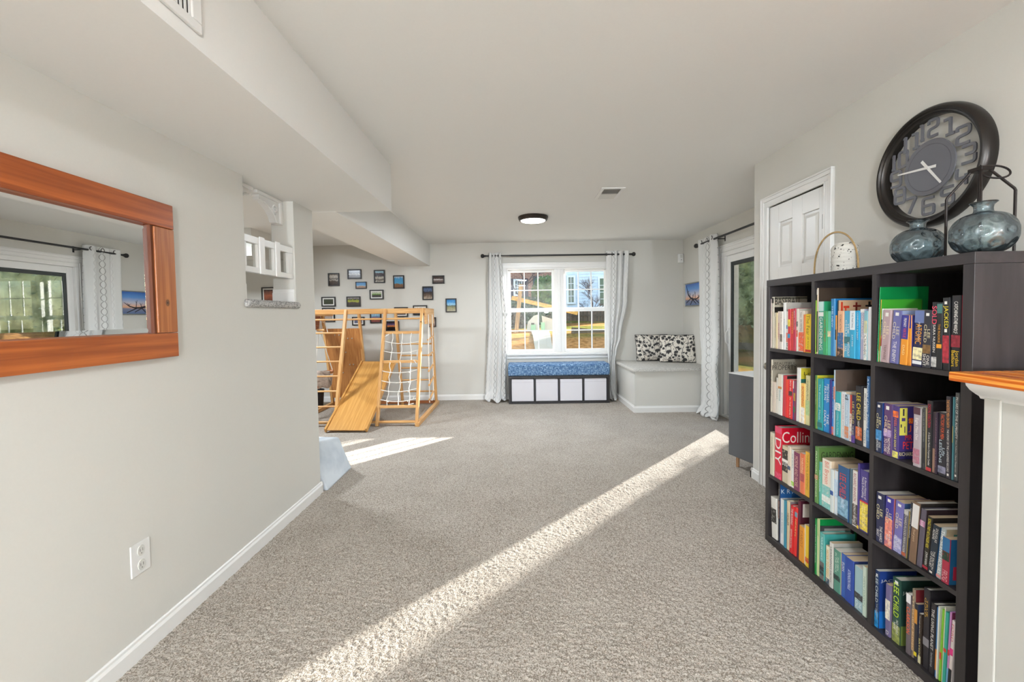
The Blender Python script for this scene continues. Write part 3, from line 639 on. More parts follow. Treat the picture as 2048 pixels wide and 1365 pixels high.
FR = [
 (-2.873,1.782,-2.702,1.98,0,[(0,'#3a2f28'),(.35,'#5a4a40'),(.45,'#cfc6ba'),(.55,'#3c332c'),(.8,'#c9c0b4'),(1,'#6a5a4c')],'portrait framed photo of a brown stony scene at the top left of the gallery wall'),
 (-2.573,1.885,-2.36,2.034,0,[(0,'#3a302a'),(.4,'#4a4038'),(.5,'#d8d4cc'),(.6,'#3f3f42'),(1,'#5a585c')],'landscape framed photo of a dark lake with a pale streak under the soffit'),
 (-2.167,1.818,-2.0,2.017,0,[(0,'#d0cabc'),(.2,'#4a3c34'),(.4,'#d4cfc0'),(.55,'#3a3438'),(.8,'#5a4c50'),(.85,'#9cc0d0'),(1,'#a8ccd8')],'portrait framed photo of pale rocks below a blue strip of sky'),
 (-2.454,1.735,-2.284,1.842,0,[(0,'#a08068'),(.3,'#b09078'),(.38,'#8fb4d0'),(.6,'#4f90c4'),(1,'#3c7cb4')],'smallest framed photo, blue sky over tan sand'),
 (-2.241,1.567,-2.028,1.715,1,[(0,'#3a3338'),(.4,'#4c4a44'),(.6,'#6a9048'),(.8,'#c8ccb4'),(1,'#7a8a60')],'white-matted framed photo of green leaves below the tan sand picture'),
 (-2.985,1.471,-2.77,1.619,1,[(0,'#3c3f32'),(.5,'#454a3a'),(1,'#4f5244')],'white-matted framed photo of plain dark green at the left end'),
 (-2.599,1.462,-2.385,1.619,0,[(0,'#4a4a3c'),(.35,'#5a4c4c'),(.5,'#a8a850'),(.7,'#98a048'),(.8,'#4a3f48'),(1,'#b8b0a8')],'framed photo of a yellow-green meadow just above the climbing frame'),
 (-1.874,1.728,-1.705,1.93,0,[(0,'#7a5a44'),(.3,'#8a6a50'),(.36,'#5aa0c8'),(.8,'#4f98c8'),(1,'#d8d8d8')],'portrait framed photo of bright blue sky over brown ground, under the soffit end'),
 (-1.275,1.792,-1.09,1.918,0,[(0,'#4a3c38'),(.4,'#7a6c66'),(.55,'#cfc8c4'),(.65,'#4f423e'),(1,'#3a302c')],'landscape framed photo in brown greys, highest right of the soffit'),
 (-1.431,1.547,-1.265,1.755,0,[(0,'#b8a894'),(.3,'#6a584c'),(.6,'#3c3432'),(.8,'#5a6a88'),(1,'#3c4458')],'portrait framed photo of a dark shape under blue lights'),
 (-1.079,1.354,-.912,1.565,0,[(0,'#b0a890'),(.3,'#8c8a60'),(.5,'#4f5a50'),(.6,'#8fc0dc'),(.8,'#3a8cc8'),(1,'#2a78b8')],'rightmost framed photo, deep blue sky over a valley'),
 (-1.581,1.314,-1.363,1.468,0,[(0,'#4a4e54'),(.5,'#5a5e66'),(.75,'#6a6e76'),(.8,'#d8d4cc'),(1,'#d8d4cc')],'framed photo of grey sea half hidden behind the climbing frame corner'),
 (-1.869,1.293,-1.66,1.444,1,[(0,'#4a403c'),(.5,'#6a5c58'),(1,'#3c3432')],'white-matted dark photo behind the climbing frame top beam'),
 (-1.355,1.131,-1.232,1.282,0,[(0,'#8a6a58'),(.5,'#b0a098'),(1,'#4a3f3a')],'small portrait framed photo beside the right end board of the climbing frame'),
 (-2.005,1.083,-1.8,1.232,0,[(0,'#1f1a1a'),(.35,'#2a2220'),(.5,'#c87838'),(.65,'#5a4a68'),(1,'#26202a')],'framed night photo with orange lights seen between the frame legs'),
 (-2.522,1.174,-2.332,1.306,1,[(0,'#5a6078'),(.5,'#6a7088'),(1,'#4a4c5c')],'small white-matted framed photo behind the third rung leg'),
 (-2.245,1.203,-2.072,1.427,0,[(0,'#7a4a44'),(.3,'#9a5a54'),(.45,'#5a7a98'),(.65,'#9cc4d8'),(1,'#6aa4c4')],'framed photo of blue water and red shore behind the top beam'),
 (-2.98,1.234,-2.788,1.45,1,[(0,'#8a8480'),(.3,'#b0a49c'),(.5,'#7a2430'),(.75,'#5a1a24'),(1,'#3a3038')],'white-matted framed photo of dark red flowers behind the left bay'),
 (-3.903,1.52,-3.6,1.78,1,[(0,'#2a2220'),(.5,'#a85a3a'),(1,'#3a2c28')],'white-matted framed photo seen through the left wall opening'),
]
for i, (x0, z0, x1, z1, mt, st, lab) in enumerate(FR):
    t = thing('photo_frame', lab, 'picture frame', ((x0+x1)/2, YW, z0), 'black-framed photos on the back wall')
    f = MB(); b_ = .017 if (x1-x0) > .18 or (z1-z0) > .18 else .012
    ring_box(f, x0, x1, z0, z1, b_, YW-.022, YW-.001); f.build('frame', FB, t, bevel=.002)
    y_ = YW-.012
    if mt:
        mo = MB().box(x0+b_, x1-b_, y_, y_+.004, z0+b_, z1-b_).build('mat_board', MATB, t); k = b_+.018; y_ -= .001
    else: k = b_
    MB().box(x0+k, x1-k, y_, y_+.003, z0+k, z1-k).build('photo', art_mat('photo_art', st, 4+i % 3, 2, noise=.55), t)

# ------------------------------------------------------------------ low storage bench under the window
BLK = noise_mat('#1c191a', '#262223', 60, .45, .06, name='black_brown_wood', stretch=(1, 1, .15), dist=.002)
kb = thing('storage_bench', 'low black four-cubby bench under the back window', 'bench', (.605, 6.44, 0))
KX0, KX1, KF, KB, KH = -.128, 1.337, 6.248, 6.595, .405
s = MB(); tk = .036
MB().box(KX0, KX1, KF, KB, KH-tk, KH).build('top_panel', BLK, kb, bevel=.0015)
MB().box(KX0, KX1, KF, KB, 0, tk).build('bottom_panel', BLK, kb, bevel=.0015)
for x in (KX0, KX1-tk): MB().box(x, x+tk, KF, KB, tk, KH-tk).build('side_panel', BLK, kb, bevel=.0015)
cwid = (KX1-KX0-2*tk-3*.017)/4
for k in range(3):
    x = KX0+tk+cwid*(k+1)+.017*k; MB().box(x, x+.017, KF+.001, KB, tk, KH-tk).build('divider', BLK, kb)
MB().box(KX0+.01, KX1-.01, KB-.006, KB, .01, KH-.01).build('back_panel', BLK, kb)
bm_ = mat('#d5d2d6', .7, name='bin_fabric'); pl = ('leftmost', 'second from the left', 'third from the left', 'rightmost')
for k in range(4):
    x0 = KX0+tk+(cwid+.017)*k+.006; x1 = x0+cwid-.012; zz = tk+.001; zt_ = KH-tk-.008-(.004 if k == 2 else 0)
    t = thing('storage_bin', pl[k]+' white fabric bin in the low bench under the window', 'storage bin', ((x0+x1)/2, KF+.02, zz), 'white bins in the window bench')
    b2 = MB(); q = .006; f0 = KF+.012+.004*(k % 2); sk = (.0, .002, .006, .0)[k]
    b2.box(x0, x1, f0, f0+q, zz, zt_).box(x0, x1, KB-.03, KB-.024, zz, zt_).box(x0, x0+q, f0, KB-.024, zz, zt_).box(x1-q, x1, f0, KB-.024, zz, zt_).box(x0, x1, f0, KB-.024, zz, zz+q)
    b2.build('bin_body', bm_, t, bevel=.003)
    MB().box(x0+.001, x1-.001, f0-.0015, f0, zt_-.05, zt_-.046).build('hem_seam', mat('#c2bec2', .8), t)
# woven blue cushion
m, t_, b = principled('woven_blue'); v = coords(t_, 'Object')
na = N(t_, 'ShaderNodeTexNoise'); na.inputs['Scale'].default_value = 1; na.inputs['Detail'].default_value = 2
nb = N(t_, 'ShaderNodeTexNoise'); nb.inputs['Scale'].default_value = 1; nb.inputs['Detail'].default_value = 2
for n_, s_ in ((na, (22, 60, 190)), (nb, (190, 60, 22))):
    mp = N(t_, 'ShaderNodeMapping'); mp.inputs['Scale'].default_value = s_; t_.links.new(v, mp.inputs[0]); t_.links.new(mp.outputs[0], n_.inputs['Vector'])
mx = N(t_, 'ShaderNodeMath', operation='MAXIMUM'); t_.links.new(na.outputs[0], mx.inputs[0]); t_.links.new(nb.outputs[0], mx.inputs[1])
r = ramp(t_, [(.5, '#32527a'), (.58, '#658ab0'), (.68, '#b4cddf')]); t_.links.new(mx.outputs[0], r.inputs[0]); t_.links.new(r.outputs[0], b.inputs['Base Color']); b.inputs['Roughness'].default_value = .9
def pad(x0, x1, y0, y1, z0, z1, nu, nv, crown=.01, e=.03):
    mb = MB(); cx, cy, cz = (x0+x1)/2, (y0+y1)/2, (z0+z1)/2; hx, hy, hz = (x1-x0)/2, (y1-y0)/2, (z1-z0)/2
    def f(u, v):
        a = -PI+2*PI*u; bb = -PI/2+PI*v
        def sg(c, p): return math.copysign(abs(c)**p, c)
        p1, p2 = .12, .16
        return (cx+hx*sg(math.cos(bb), p2)*sg(math.cos(a), p1), cy+hy*sg(math.cos(bb), p2)*sg(math.sin(a), p1), cz+hz*sg(math.sin(bb), p2)+crown*math.cos(bb)*0)
    return mb
cu = MB().box(-.135, 1.343, 6.235, 6.60, KH+.002, .577).build('bench_cushion', m, bevel=.028, bseg=5, smooth=60)
tag(cu, 'blue woven fabric cushion lying on top of the low black bench', 'cushion')

# ------------------------------------------------------------------ built-in corner seat
cs_ = thing('corner_seat', 'carpet-topped built-in corner bench with painted grey sides', 'bench', (2.03, 6.1, 0))
bx0, by0 = 1.525, 5.612
MB().box(bx0, XR2-.001, by0, YW-.001, 0, .535).build('seat_body', WALL, cs_)
bb = MB()
for (x0, y0, x1, y1, nx, ny) in ((bx0-.013, by0, XR2-.02, by0, 0, -1), (bx0, by0-.013, bx0, YW-.02, -1, 0)):
    a, c_ = Vector((x0, y0, 0)), Vector((x1, y1, 0)); n_ = Vector((nx, ny, 0)); h, tk_ = .085, .014
    pf = [(0, 0), (tk_, 0), (tk_, h*.75), (tk_*.55, h*.85), (tk_*.4, h), (0, h)]
    bb.add([p+n_*q+Vector((0, 0, z)) for p in (a, c_) for q, z in pf], [tuple(range(6)), tuple(range(6, 12))[::-1]]+[(i, (i+1) % 6, 6+(i+1) % 6, 6+i) for i in range(6)])
bb.build('baseboard', TRIM, cs_)
def seatf(u, v):
    # rounded slab top
    x0, x1, y0, y1 = bx0-.03, XR2-.003, by0-.03, YW-.003
    rr = .024
    path = [(0, .536), (0, .545), (.002, .556), (.008, .566), (.018, .573), (.03, .576)]
    k = v*8
    if k < 1: i = -1; off, z = .03, .536
    elif k <= 6: i = min(5, int(round(k))-1); off, z = path[i]
    else: off, z = (.25, .576) if k < 7.5 else (.45, .576)
    xa, xb, ya, yb = x0+off, x1, y0+off, y1
    L1, L2 = yb-ya, xb-xa; d = u*(L1+L2)
    if d <= L1: return (xa, yb-d, z)
    return (xa+(d-L1), ya, z)
tp = MB(); pts = [(0.03, .5365), (.0, .5365), (-.0, .556), (.006, .568), (.02, .576)]
def outline(off):
    return [(bx0-.028+off, YW-.003), (bx0-.028+off, by0+.02-.028+off), (bx0-.02+off, by0-.014+off), (bx0+.014+off-.014, by0-.024+off), (bx0+.03+off, by0-.028+off), (XR2-.003, by0-.028+off), (XR2-.003, YW-.003)]
rings = []; vs = []; 
for off, z in pts: vs += [(x, y, z) for x, y in outline(off)]
k = 7; fs = []
for i in range(len(pts)-1):
    for j in range(k): fs.append((i*k+j, i*k+(j+1) % k, (i+1)*k+(j+1) % k, (i+1)*k+j))
fs.append(tuple((len(pts)-1)*k+j for j in range(k))); fs.append(tuple(range(k))[::-1])
tp.add(vs, fs); to = tp.build('carpet_top', CARPET2, cs_, smooth=50)

# ------------------------------------------------------------------ botanical cushions
m, t_, b = principled('botanical_print'); v = coords(t_, 'UV', scale=(1, 1, 1))
n0 = N(t_, 'ShaderNodeTexNoise'); n0.inputs['Scale'].default_value = 9; t_.links.new(v, n0.inputs['Vector'])
ad = N(t_, 'ShaderNodeVectorMath', operation='MULTIPLY_ADD'); ad.inputs[1].default_value = (.11, .11, .11); t_.links.new(n0.outputs['Color'], ad.inputs[0]); t_.links.new(v, ad.inputs[2])
vo = N(t_, 'ShaderNodeTexVoronoi'); vo.inputs['Scale'].default_value = 9; t_.links.new(ad.outputs[0], vo.inputs['Vector'])
vo2 = N(t_, 'ShaderNodeTexVoronoi'); vo2.inputs['Scale'].default_value = 17; t_.links.new(ad.outputs[0], vo2.inputs['Vector'])
wv = N(t_, 'ShaderNodeTexWave'); wv.inputs['Scale'].default_value = 1.9; wv.inputs['Distortion'].default_value = 9; wv.inputs['Detail'].default_value = 1; wv.inputs['Detail Scale'].default_value = 1.5; t_.links.new(v, wv.inputs['Vector'])
r1 = ramp(t_, [(.0, (0,0,0)), (.39, (0,0,0)), (.41, (1,1,1)), (.45, (1,1,1)), (.462, (0,0,0)), (.478, (0,0,0)), (.49, (1,1,1))]); t_.links.new(vo.outputs['Distance'], r1.inputs[0])
r2 = ramp(t_, [(.0, (0,0,0)), (.23, (0,0,0)), (.26, (1,1,1))]); t_.links.new(vo2.outputs['Distance'], r2.inputs[0])
r3 = ramp(t_, [(.0, (0,0,0)), (.014, (0,0,0)), (.024, (1,1,1))]); t_.links.new(wv.outputs[0], r3.inputs[0])
mn = N(t_, 'ShaderNodeMath', operation='MINIMUM'); mn2 = N(t_, 'ShaderNodeMath', operation='MINIMUM')
t_.links.new(r1.outputs[0], mn.inputs[0]); t_.links.new(r2.outputs[0], mn.inputs[1]); t_.links.new(mn.outputs[0], mn2.inputs[0]); t_.links.new(r3.outputs[0], mn2.inputs[1])
mc = N(t_, 'ShaderNodeMix', data_type='RGBA'); mc.inputs['A'].default_value = lin('#3a3838'); mc.inputs['B'].default_value = lin('#ddd6ca'); t_.links.new(mn2.outputs[0], mc.inputs['Factor'])
t_.links.new(mc.outputs['Result'], b.inputs['Base Color']); b.inputs['Roughness'].default_value = .85
BOT = m
def throw(label, loc, rotz, tilt, wd, ht, off=0):
    t = thing('throw_pillow', label, 'cushion', loc, 'patterned pillows on the corner seat')
    R = Matrix.Rotation(rotz, 3, 'Z') @ Matrix.Rotation(tilt, 3, 'X')
    def f(sgn):
        def g(u, v):
            x, y = u*2-1, v*2-1
            th = .062*((1-x**4)*(1-y**4))**.55
            px_ = x*wd/2*(1-.035*(1-abs(y))**2 if True else 1); pz = y*ht/2*(1-.04*(1-abs(x))**2)
            return tuple(Vector(loc)+R @ Vector((px_, sgn*th, pz+ht/2)))
        return g
    mb = MB(); mb.grid(f(-1), 24, 20, uvf=lambda u, v: (u+off, v*.85)); k = len(mb.v); uv = mb.uv
    mb.grid(f(1), 24, 20, uvf=lambda u, v: (u, v)); mb.uv = uv+mb.uv
    mb.build('pillow_cover', BOT, t, smooth=70)
    e = [f(-1)(i/10, 0) for i in range(11)]+[f(-1)(1, i/10) for i in range(1, 11)]+[f(-1)(1-i/10, 1) for i in range(1, 11)]+[f(-1)(0, 1-i/10) for i in range(1, 10)]
    MB().tube(e, .0045, 6, closed=True).build('piping', mat('#2a2828', .8), t, smooth=60)
throw('left black-and-cream leaf print pillow leaning on the back wall', (2.04, 6.47, .582), .0, -.27, .49, .40)
throw('right leaf print pillow leaning in the corner by the curtain', (2.31, 6.22, .583), -.30, -.22, .49, .40, .37)

# ------------------------------------------------------------------ curtains
def curtain_mat(nm):
    m, t, b = principled(nm); v = coords(t, 'UV'); sp = N(t, 'ShaderNodeSeparateXYZ'); t.links.new(v, sp.inputs[0])
    M_ = lambda op, a, b_=None: (lambda n: ([t.links.new(x, n.inputs[i]) if hasattr(x, 'is_linked') or hasattr(x, 'links') else setattr(n.inputs[i], 'default_value', x) for i, x in enumerate((a, b_)) if x is not None], n.outputs[0])[1])(N(t, 'ShaderNodeMath', operation=op))
    U, V = sp.outputs[0], sp.outputs[1]
    pu = M_('PINGPONG', U, .052)                       # distance from a chain axis
    sn = M_('ABSOLUTE', M_('SINE', M_('MULTIPLY', V, PI/.088)))
    amp = M_('MULTIPLY', M_('POWER', sn, .8), .017)
    d = M_('ABSOLUTE', M_('SUBTRACT', pu, M_('ADD', amp, .0015)))
    r = ramp(t, [(.0, (.0, 0, 0)), (.38, (0, 0, 0)), (.62, (1, 1, 1))]); t.links.new(M_('MULTIPLY', d, 200.0), r.inputs[0])
    alt = M_('ADD', M_('MULTIPLY', M_('GREATER_THAN', M_('PINGPONG', M_('ADD', U, .026), .104), .052), .75), 0.0)
    fac = M_('MAXIMUM', r.outputs[0], alt)
    mx = N(t, 'ShaderNodeMix', data_type='RGBA'); mx.inputs['A'].default_value = lin('#8a8884'); mx.inputs['B'].default_value = lin('#e9e8e5'); t.links.new(fac, mx.inputs['Factor'])
    t.links.new(mx.outputs['Result'], b.inputs['Base Color']); b.inputs['Roughness'].default_value = .9
    n = N(t, 'ShaderNodeTexNoise'); n.inputs['Scale'].default_value = 400; t.links.new(v, n.inputs['Vector'])
    bp = N(t, 'ShaderNodeBump'); bp.inputs['Strength'].default_value = .15; bp.inputs['Distance'].default_value = .002; t.links.new(n.outputs[0], bp.inputs['Height']); t.links.new(bp.outputs[0], b.inputs['Normal'])
    tr = N(t, 'ShaderNodeBsdfTranslucent'); tr.inputs[0].default_value = (.8, .8, .78, 1); ms = N(t, 'ShaderNodeMixShader'); ms.inputs[0].default_value = .22
    o = [x for x in t.nodes if x.type == 'OUTPUT_MATERIAL'][0]; t.links.new(b.outputs[0], ms.inputs[1]); t.links.new(tr.outputs[0], ms.inputs[2]); t.links.new(ms.outputs[0], o.inputs[0])
    return m
CURT = curtain_mat('chain_print_curtain')
def interp(tab, z):
    if z >= tab[0][0]: return tab[0][1:]
    for a, b in zip(tab, tab[1:]):
        if z >= b[0]:
            f = (a[0]-z)/(a[0]-b[0]); f = f*f*(3-2*f); return tuple(p+(q-p)*f for p, q in zip(a[1:], b[1:]))
    return tab[-1][1:]
def curtain(label, tab, yc, folds, amp, cloth_w, along='x', seed=0, ztop=2.235, group=None, puddle=(.05, .05), loc=None, phase=0, twist=None, bulge=0):
    t = thing('curtain', label, 'curtain', loc, group)
    rnd = random.Random(seed); ph = [rnd.uniform(0, 6.28) for _ in range(6)]
    def f(u, v):
        z = ztop*(1-v)
        a, b = interp(tab, z); g = a+(b-a)*u
        am = amp*(.75+.5*math.sin(ph[0]+5*u+2*v))*(1-.25*v)
        y = am*math.sin(2*PI*folds*u+phase+.5*math.sin(ph[1]+3*v*2))+.25*am*math.sin(2*PI*folds*2.3*u+ph[2]+4*v)
        g += .12*(b-a)/folds*math.cos(2*PI*folds*u+phase)
        if twist: y += twist*math.sin(PI*min(1, max(0, (z-.1)/1.0)))*(u-.5)
        if bulge: q_ = min(1, max(0, (1.05-z)/.42)); y -= bulge*q_*q_*(3-2*q_)
        HP = .34
        if z < HP:
            k = (HP-z)/HP; k2 = k*k*k
            g += (u-.5)*puddle[0]*k2*1.5+.007*math.sin(14*u+ph[3]+5*k)*k
            y += -puddle[1]*k2*(.72+.28*math.sin(7*u+ph[4]))+.016*math.sin(19*u+ph[5]+7*k)*k*k+.008*math.sin(41*u+9*k)*k*k
            z = max(.006, HP*(1-k)**.9*(1-.3*k)+.020*k2*(1+math.sin(16*u+ph[4]+10*k))+.012*k2*(1+math.sin(31*u+22*k)))
        return (g, yc+y, z) if along == 'x' else (yc+y, g, z)
    mb = MB().grid(f, 150, 170, uvf=lambda u, v: (u*cloth_w, v*ztop))
    o = mb.build('fabric_panel', CURT, t, smooth=80, recalc=False); md = o.modifiers.new('s', 'SOLIDIFY'); md.thickness = .002
    return t, f
cr = 'patterned white curtains at the back window'
tl, f1 = curtain('white chain-print curtain left of the back window', [(2.235, -.415, -.215), (1.83, -.43, -.19), (1.23, -.435, -.143), (.77, -.46, -.150), (.35, -.485, -.165), (.04, -.50, -.175)], 6.53, 4.2, .026, .46, seed=3, group=cr, loc=(-.31, 6.53, 0), puddle=(.02, .22))
tr_, f2 = curtain('white chain-print curtain right of the back window, cinched lower down', [(2.235, 1.348, 1.70), (1.5, 1.345, 1.68), (.95, 1.36, 1.58), (.72, 1.37, 1.51), (.58, 1.375, 1.484), (.25, 1.372, 1.484), (.04, 1.37, 1.484)], 6.53, 4.1, .024, .57, seed=5, group=cr, loc=(1.52, 6.53, 0), puddle=(.0, .22), phase=.8)
td, f3 = curtain('white chain-print curtain at the sliding glass door', [(2.26, 5.84, 5.32), (1.2, 5.83, 5.30), (1.05, 5.81, 5.28), (.66, 5.55, 5.14), (.04, 5.545, 5.05)], 2.452, 3.1, .028, .42, along='y', seed=9, loc=(2.45, 5.56, 0), ztop=2.255, puddle=(.03, .07), phase=2.2, bulge=.088)
te, f4 = curtain('added unseen chain-print curtain blocking sun at the near side of the glass door', [(2.26, 4.3, 3.62), (.5, 4.32, 3.64), (.04, 4.3, 3.6)], 2.452, 6, .03, .8, along='y', seed=12, loc=(2.45, 4.0, 0), ztop=2.255, puddle=(-.03, .03))  # unseen curtain added to block sun through the near door panel
# rods
def rod(label, a, b, brk, wall, nm='curtain_rod'):
    a, b = Vector(a), Vector(b); t = thing(nm, label, 'curtain rod', tuple((a+b)/2)); d = (b-a).normalized()
    MB().tube([a, b], .0105, 14).tube([a.lerp(b, .16), b], .0125, 14).build('pole', BLACKM, t, smooth=50)
    for e, s_ in ((a, -1), (b, 1)):
        m_ = MB(); M0 = (d*s_).to_track_quat('Z', 'Y').to_matrix()
        pr = [(0, 0), (.013, 0), (.013, .02), (.018, .024), (.013, .03), (.012, .036), (.024, .046), (.031, .062), (.029, .078), (.018, .09), (0, .093)]
        vs = []; n_ = 20
        for r_0, h in pr: vs += [e+M0 @ Vector((r_0*math.cos(2*PI*j/n_), r_0*math.sin(2*PI*j/n_), h)) for j in range(n_)]
        m_.add(vs, [(i*n_+j, i*n_+(j+1) % n_, (i+1)*n_+(j+1) % n_, (i+1)*n_+j) for i in range(len(pr)-1) for j in range(n_)])
        m_.build('finial', BLACKM, t, smooth=50)
    for p in brk:
        p = Vector(p); q = p.copy(); q[wall[0]] = wall[1]
        MB().tube([p+Vector((0, 0, -.014)), q+Vector((0, 0, -.014))], .006, 8).beam(q+Vector((0, 0, -.045)), q+Vector((0, 0, .03)), .022, .008, up=(0, 1, 0) if wall[0] == 1 else (1, 0, 0)).build('bracket', BLACKM, t, smooth=40)
rod('black curtain rod over the back window with round finials', (-.43, 6.53, 2.190), (1.705, 6.53, 2.182), [(-.34, 6.53, 2.19), (1.58, 6.53, 2.183)], (1, YW))
rod('black curtain rod above the sliding glass door', (2.452, 3.55, 2.195), (2.452, 5.86, 2.195), [(2.452, 5.30, 2.195), (2.452, 4.36, 2.195)], (0, XR2))
# grommets
def grom(t, f, zc, along, ns):
    g = MB()
    for u in ns:
        p = Vector(f(u, (2.235-zc)/2.235)); ax = 'y' if along == 'x' else 'x'
        g.lathe([(.017, -.003), (.026, -.003), (.026, .003), (.017, .003), (.017, -.003)], tuple(p), ax, 20)
    g.build('grommets', mat('#6a6866', .35, .8), t, smooth=40)
grom(tl, f1, 2.188, 'x', (.12, .36, .6, .85)); grom(tr_, f2, 2.184, 'x', (.1, .33, .58, .82)); grom(td, f3, 2.195, 'y', (.15, .48, .8))

# ------------------------------------------------------------------ picture on the far right wall
t = thing('canvas_picture', 'sunset picture of dark curved branches on the wall by the glass door', 'picture', (XR2-.02, 6.19, 1.385))
x = XR2-.028; y0, y1, z0, z1 = 5.89, 6.485, 1.385, 1.72
f = MB(); f.box(x, XR2, y0, y0+.014, z0, z1).box(x, XR2, y1-.014, y1, z0, z1).box(x, XR2, y0, y1, z0, z0+.014).box(x, XR2, y0, y1, z1-.014, z1)
f.build('frame', mat('#8f9394', .3, .8), t, bevel=.002)
MB().box(x+.006, XR2-.004, y0+.014, y1-.014, z0+.014, z1-.014).build('print', art_mat('sunset', [(0, '#5a6f98'), (.22, '#7a7f98'), (.3, '#e8b088'), (.5, '#b8b8c8'), (.75, '#5a8fd0'), (1, '#2f62b0')], 3, 2, noise=.08), t)
br = MB(); rnd = random.Random(4); xi = x+.0045
def P3(a, h): return (xi, y1-.03-a*.54, z0+.02+h*.3)
br.tube([P3(*q) for q in [(.08, .8), (.12, .62), (.2, .45), (.33, .33), (.5, .26), (.68, .26), (.84, .34), (.97, .5)]], [.003, .006, .009, .011, .011, .009, .006, .002], 6)
br.tube([P3(*q) for q in [(.05, .1), (.2, .22), (.34, .3), (.5, .2), (.66, .05)]], .006, 6).tube([P3(*q) for q in [(.3, .0), (.42, .2), (.55, .28), (.72, .15), (.9, .02)]], .006, 6)
for a, l_, d_ in ((.3, .3, -.07), (.45, .22, .06), (.62, .34, -.04), (.8, .18, .08)): br.tube([P3(a, .28), P3(a+d_*.4, .28+l_*.6), P3(a+d_, .28+l_)], [.004, .003, .0015], 6).tube([P3(a+d_*.4, .28+l_*.6), P3(a-d_*.5, .28+l_*.9)], [.0025, .001], 6)
br.tube([P3(.1, .72), P3(.03, .95)], .003, 6).tube([P3(.13, .6), P3(.22, .68)], .003, 6)
br.build('branch_silhouette', mat('#1f1f2c', .6), t)

# ------------------------------------------------------------------ cabinet by the corner
CA = Vector((1.764, 3.606, 0)); MC = Matrix.Translation(CA) @ Matrix.Rotation(math.radians(15.6), 4, 'Z')
cb = thing('sideboard_cabinet', 'dark grey cabinet with white top on short wooden legs by the wall corner', 'cabinet', tuple(CA))
MB().box(.014, .38, -.264, 0, .105, .782, M=MC).build('carcass', mat('#dcdbda', .4), cb, bevel=.001)
MB().box(-.004, .384, -.266, .003, .782, .790, M=MC).build('top_panel', mat('#e4e3e2', .35), cb, bevel=.001)
MB().box(0, .013, -.263, .001, .100, .7815, M=MC).build('door', mat('#56585b', .45), cb, bevel=.001)
for (x, y) in ((.05, -.045), (.05, -.225), (.33, -.045), (.33, -.225)):
    q_ = MC @ Vector((x, y, 0)); MB().tube([(q_.x, q_.y, .003), (q_.x, q_.y, .106)], [.0125, .0145], 16).build('leg', mat('#a07a58', .5), cb, smooth=50)

# ------------------------------------------------------------------ half wall with wood cap at the right
hw = MB().box(1.262, 1.262+.5, YB, 1.165, 0, 1.09)
hw.box(1.256, 1.262, 1.13, 1.171, 0, 1.05)
tag(hw.build('wall_half', mat('#bfbcb4', .5), base=False, bevel=.003), kind='structure')
cv = MB(); pf = [(0, 1.090), (.042, 1.090), (.040, 1.082), (.030, 1.070), (.014, 1.058), (.004, 1.052), (0, 1.045)]
cv.prism([(1.262-a, z) for a, z in pf], YB, 1.185, 'y')
tag(cv.build('trim_2', TRIM, base=False, smooth=40), kind='structure')
tag(MB().box(1.205, 1.80, YB+.01, 1.217, 1.0905, 1.116).build('wood_cap', wood_mat('#c05a12', '#eda042', 1, 1.0, .25, 'orange_pine', 7), bevel=.004, bseg=3), 'orange varnished wood cap on the white half wall at right', 'counter top')

# ------------------------------------------------------------------ wall clock
clk = thing('wall_clock', 'large round black wall clock with cutout numerals above the bookcase', 'clock', (XR-.03, 1.915, 1.652))
cy_, cz_ = 1.915, 1.903; cen = (XR, cy_, cz_)
GM = mat('#2d2926', .32, .55, name='gunmetal')
MB().lathe([(.213, 0), (.252, 0), (.255, -.012), (.254, -.03), (.249, -.044), (.241, -.051), (.233, -.050), (.228, -.043), (.2235, -.042), (.219, -.034), (.213, -.030), (.213, 0)], cen, 'x', 96).build('rim', GM, clk, smooth=35)
DG = mat('#67676d', .5, .0, name='clock_grey')
fc = MB(); fx = -.022
fc.lathe([(.0, fx-.004), (.116, fx-.004), (.118, fx), (0, fx)], cen, 'x', 64); hub = fc.build('dial_hub', DG, clk, smooth=35)
MB().lathe([(.0965, fx-.0042), (.098, fx-.0048), (.0995, fx-.0042)], cen, 'x', 64).build('hub_groove', mat('#57575c', .5), clk, smooth=35)
GLY = {'0': [[(0, .5), (0, 0), (1, 0), (1, 1), (0, 1), (0, .5)]], '1': [[(.1, .93), (.65, .93)], [(.65, .98), (.65, 0)], [(.3, 0), (1, 0)]], '2': [[(0, .78), (0, 1), (1, 1), (1, .52), (0, .45), (0, 0), (1, 0)]],
 '3': [[(0, .98), (1, 1), (1, .5), (.25, .5)], [(1, .42), (1, 0), (0, .02)]], '4': [[(.05, 1), (0, .42), (1, .42)], [(.8, .62), (.8, .51)], [(.8, .33), (.8, 0)]], '5': [[(1, 1), (.02, 1), (0, .55), (1, .58), (1, 0), (0, .02)]],
 '6': [[(1, .98), (0, 1), (0, 0), (1, 0), (1, .55), (.13, .53)]], '7': [[(0, .97), (1, 1), (.3, 0)]], '8': [[(0, .5), (0, 0), (1, 0), (1, 1), (0, 1), (0, .5)], [(.13, .52), (.87, .52)]], '9': [[(.87, .45), (0, .45), (0, 1), (1, 1), (1, 0), (0, .03)]]}
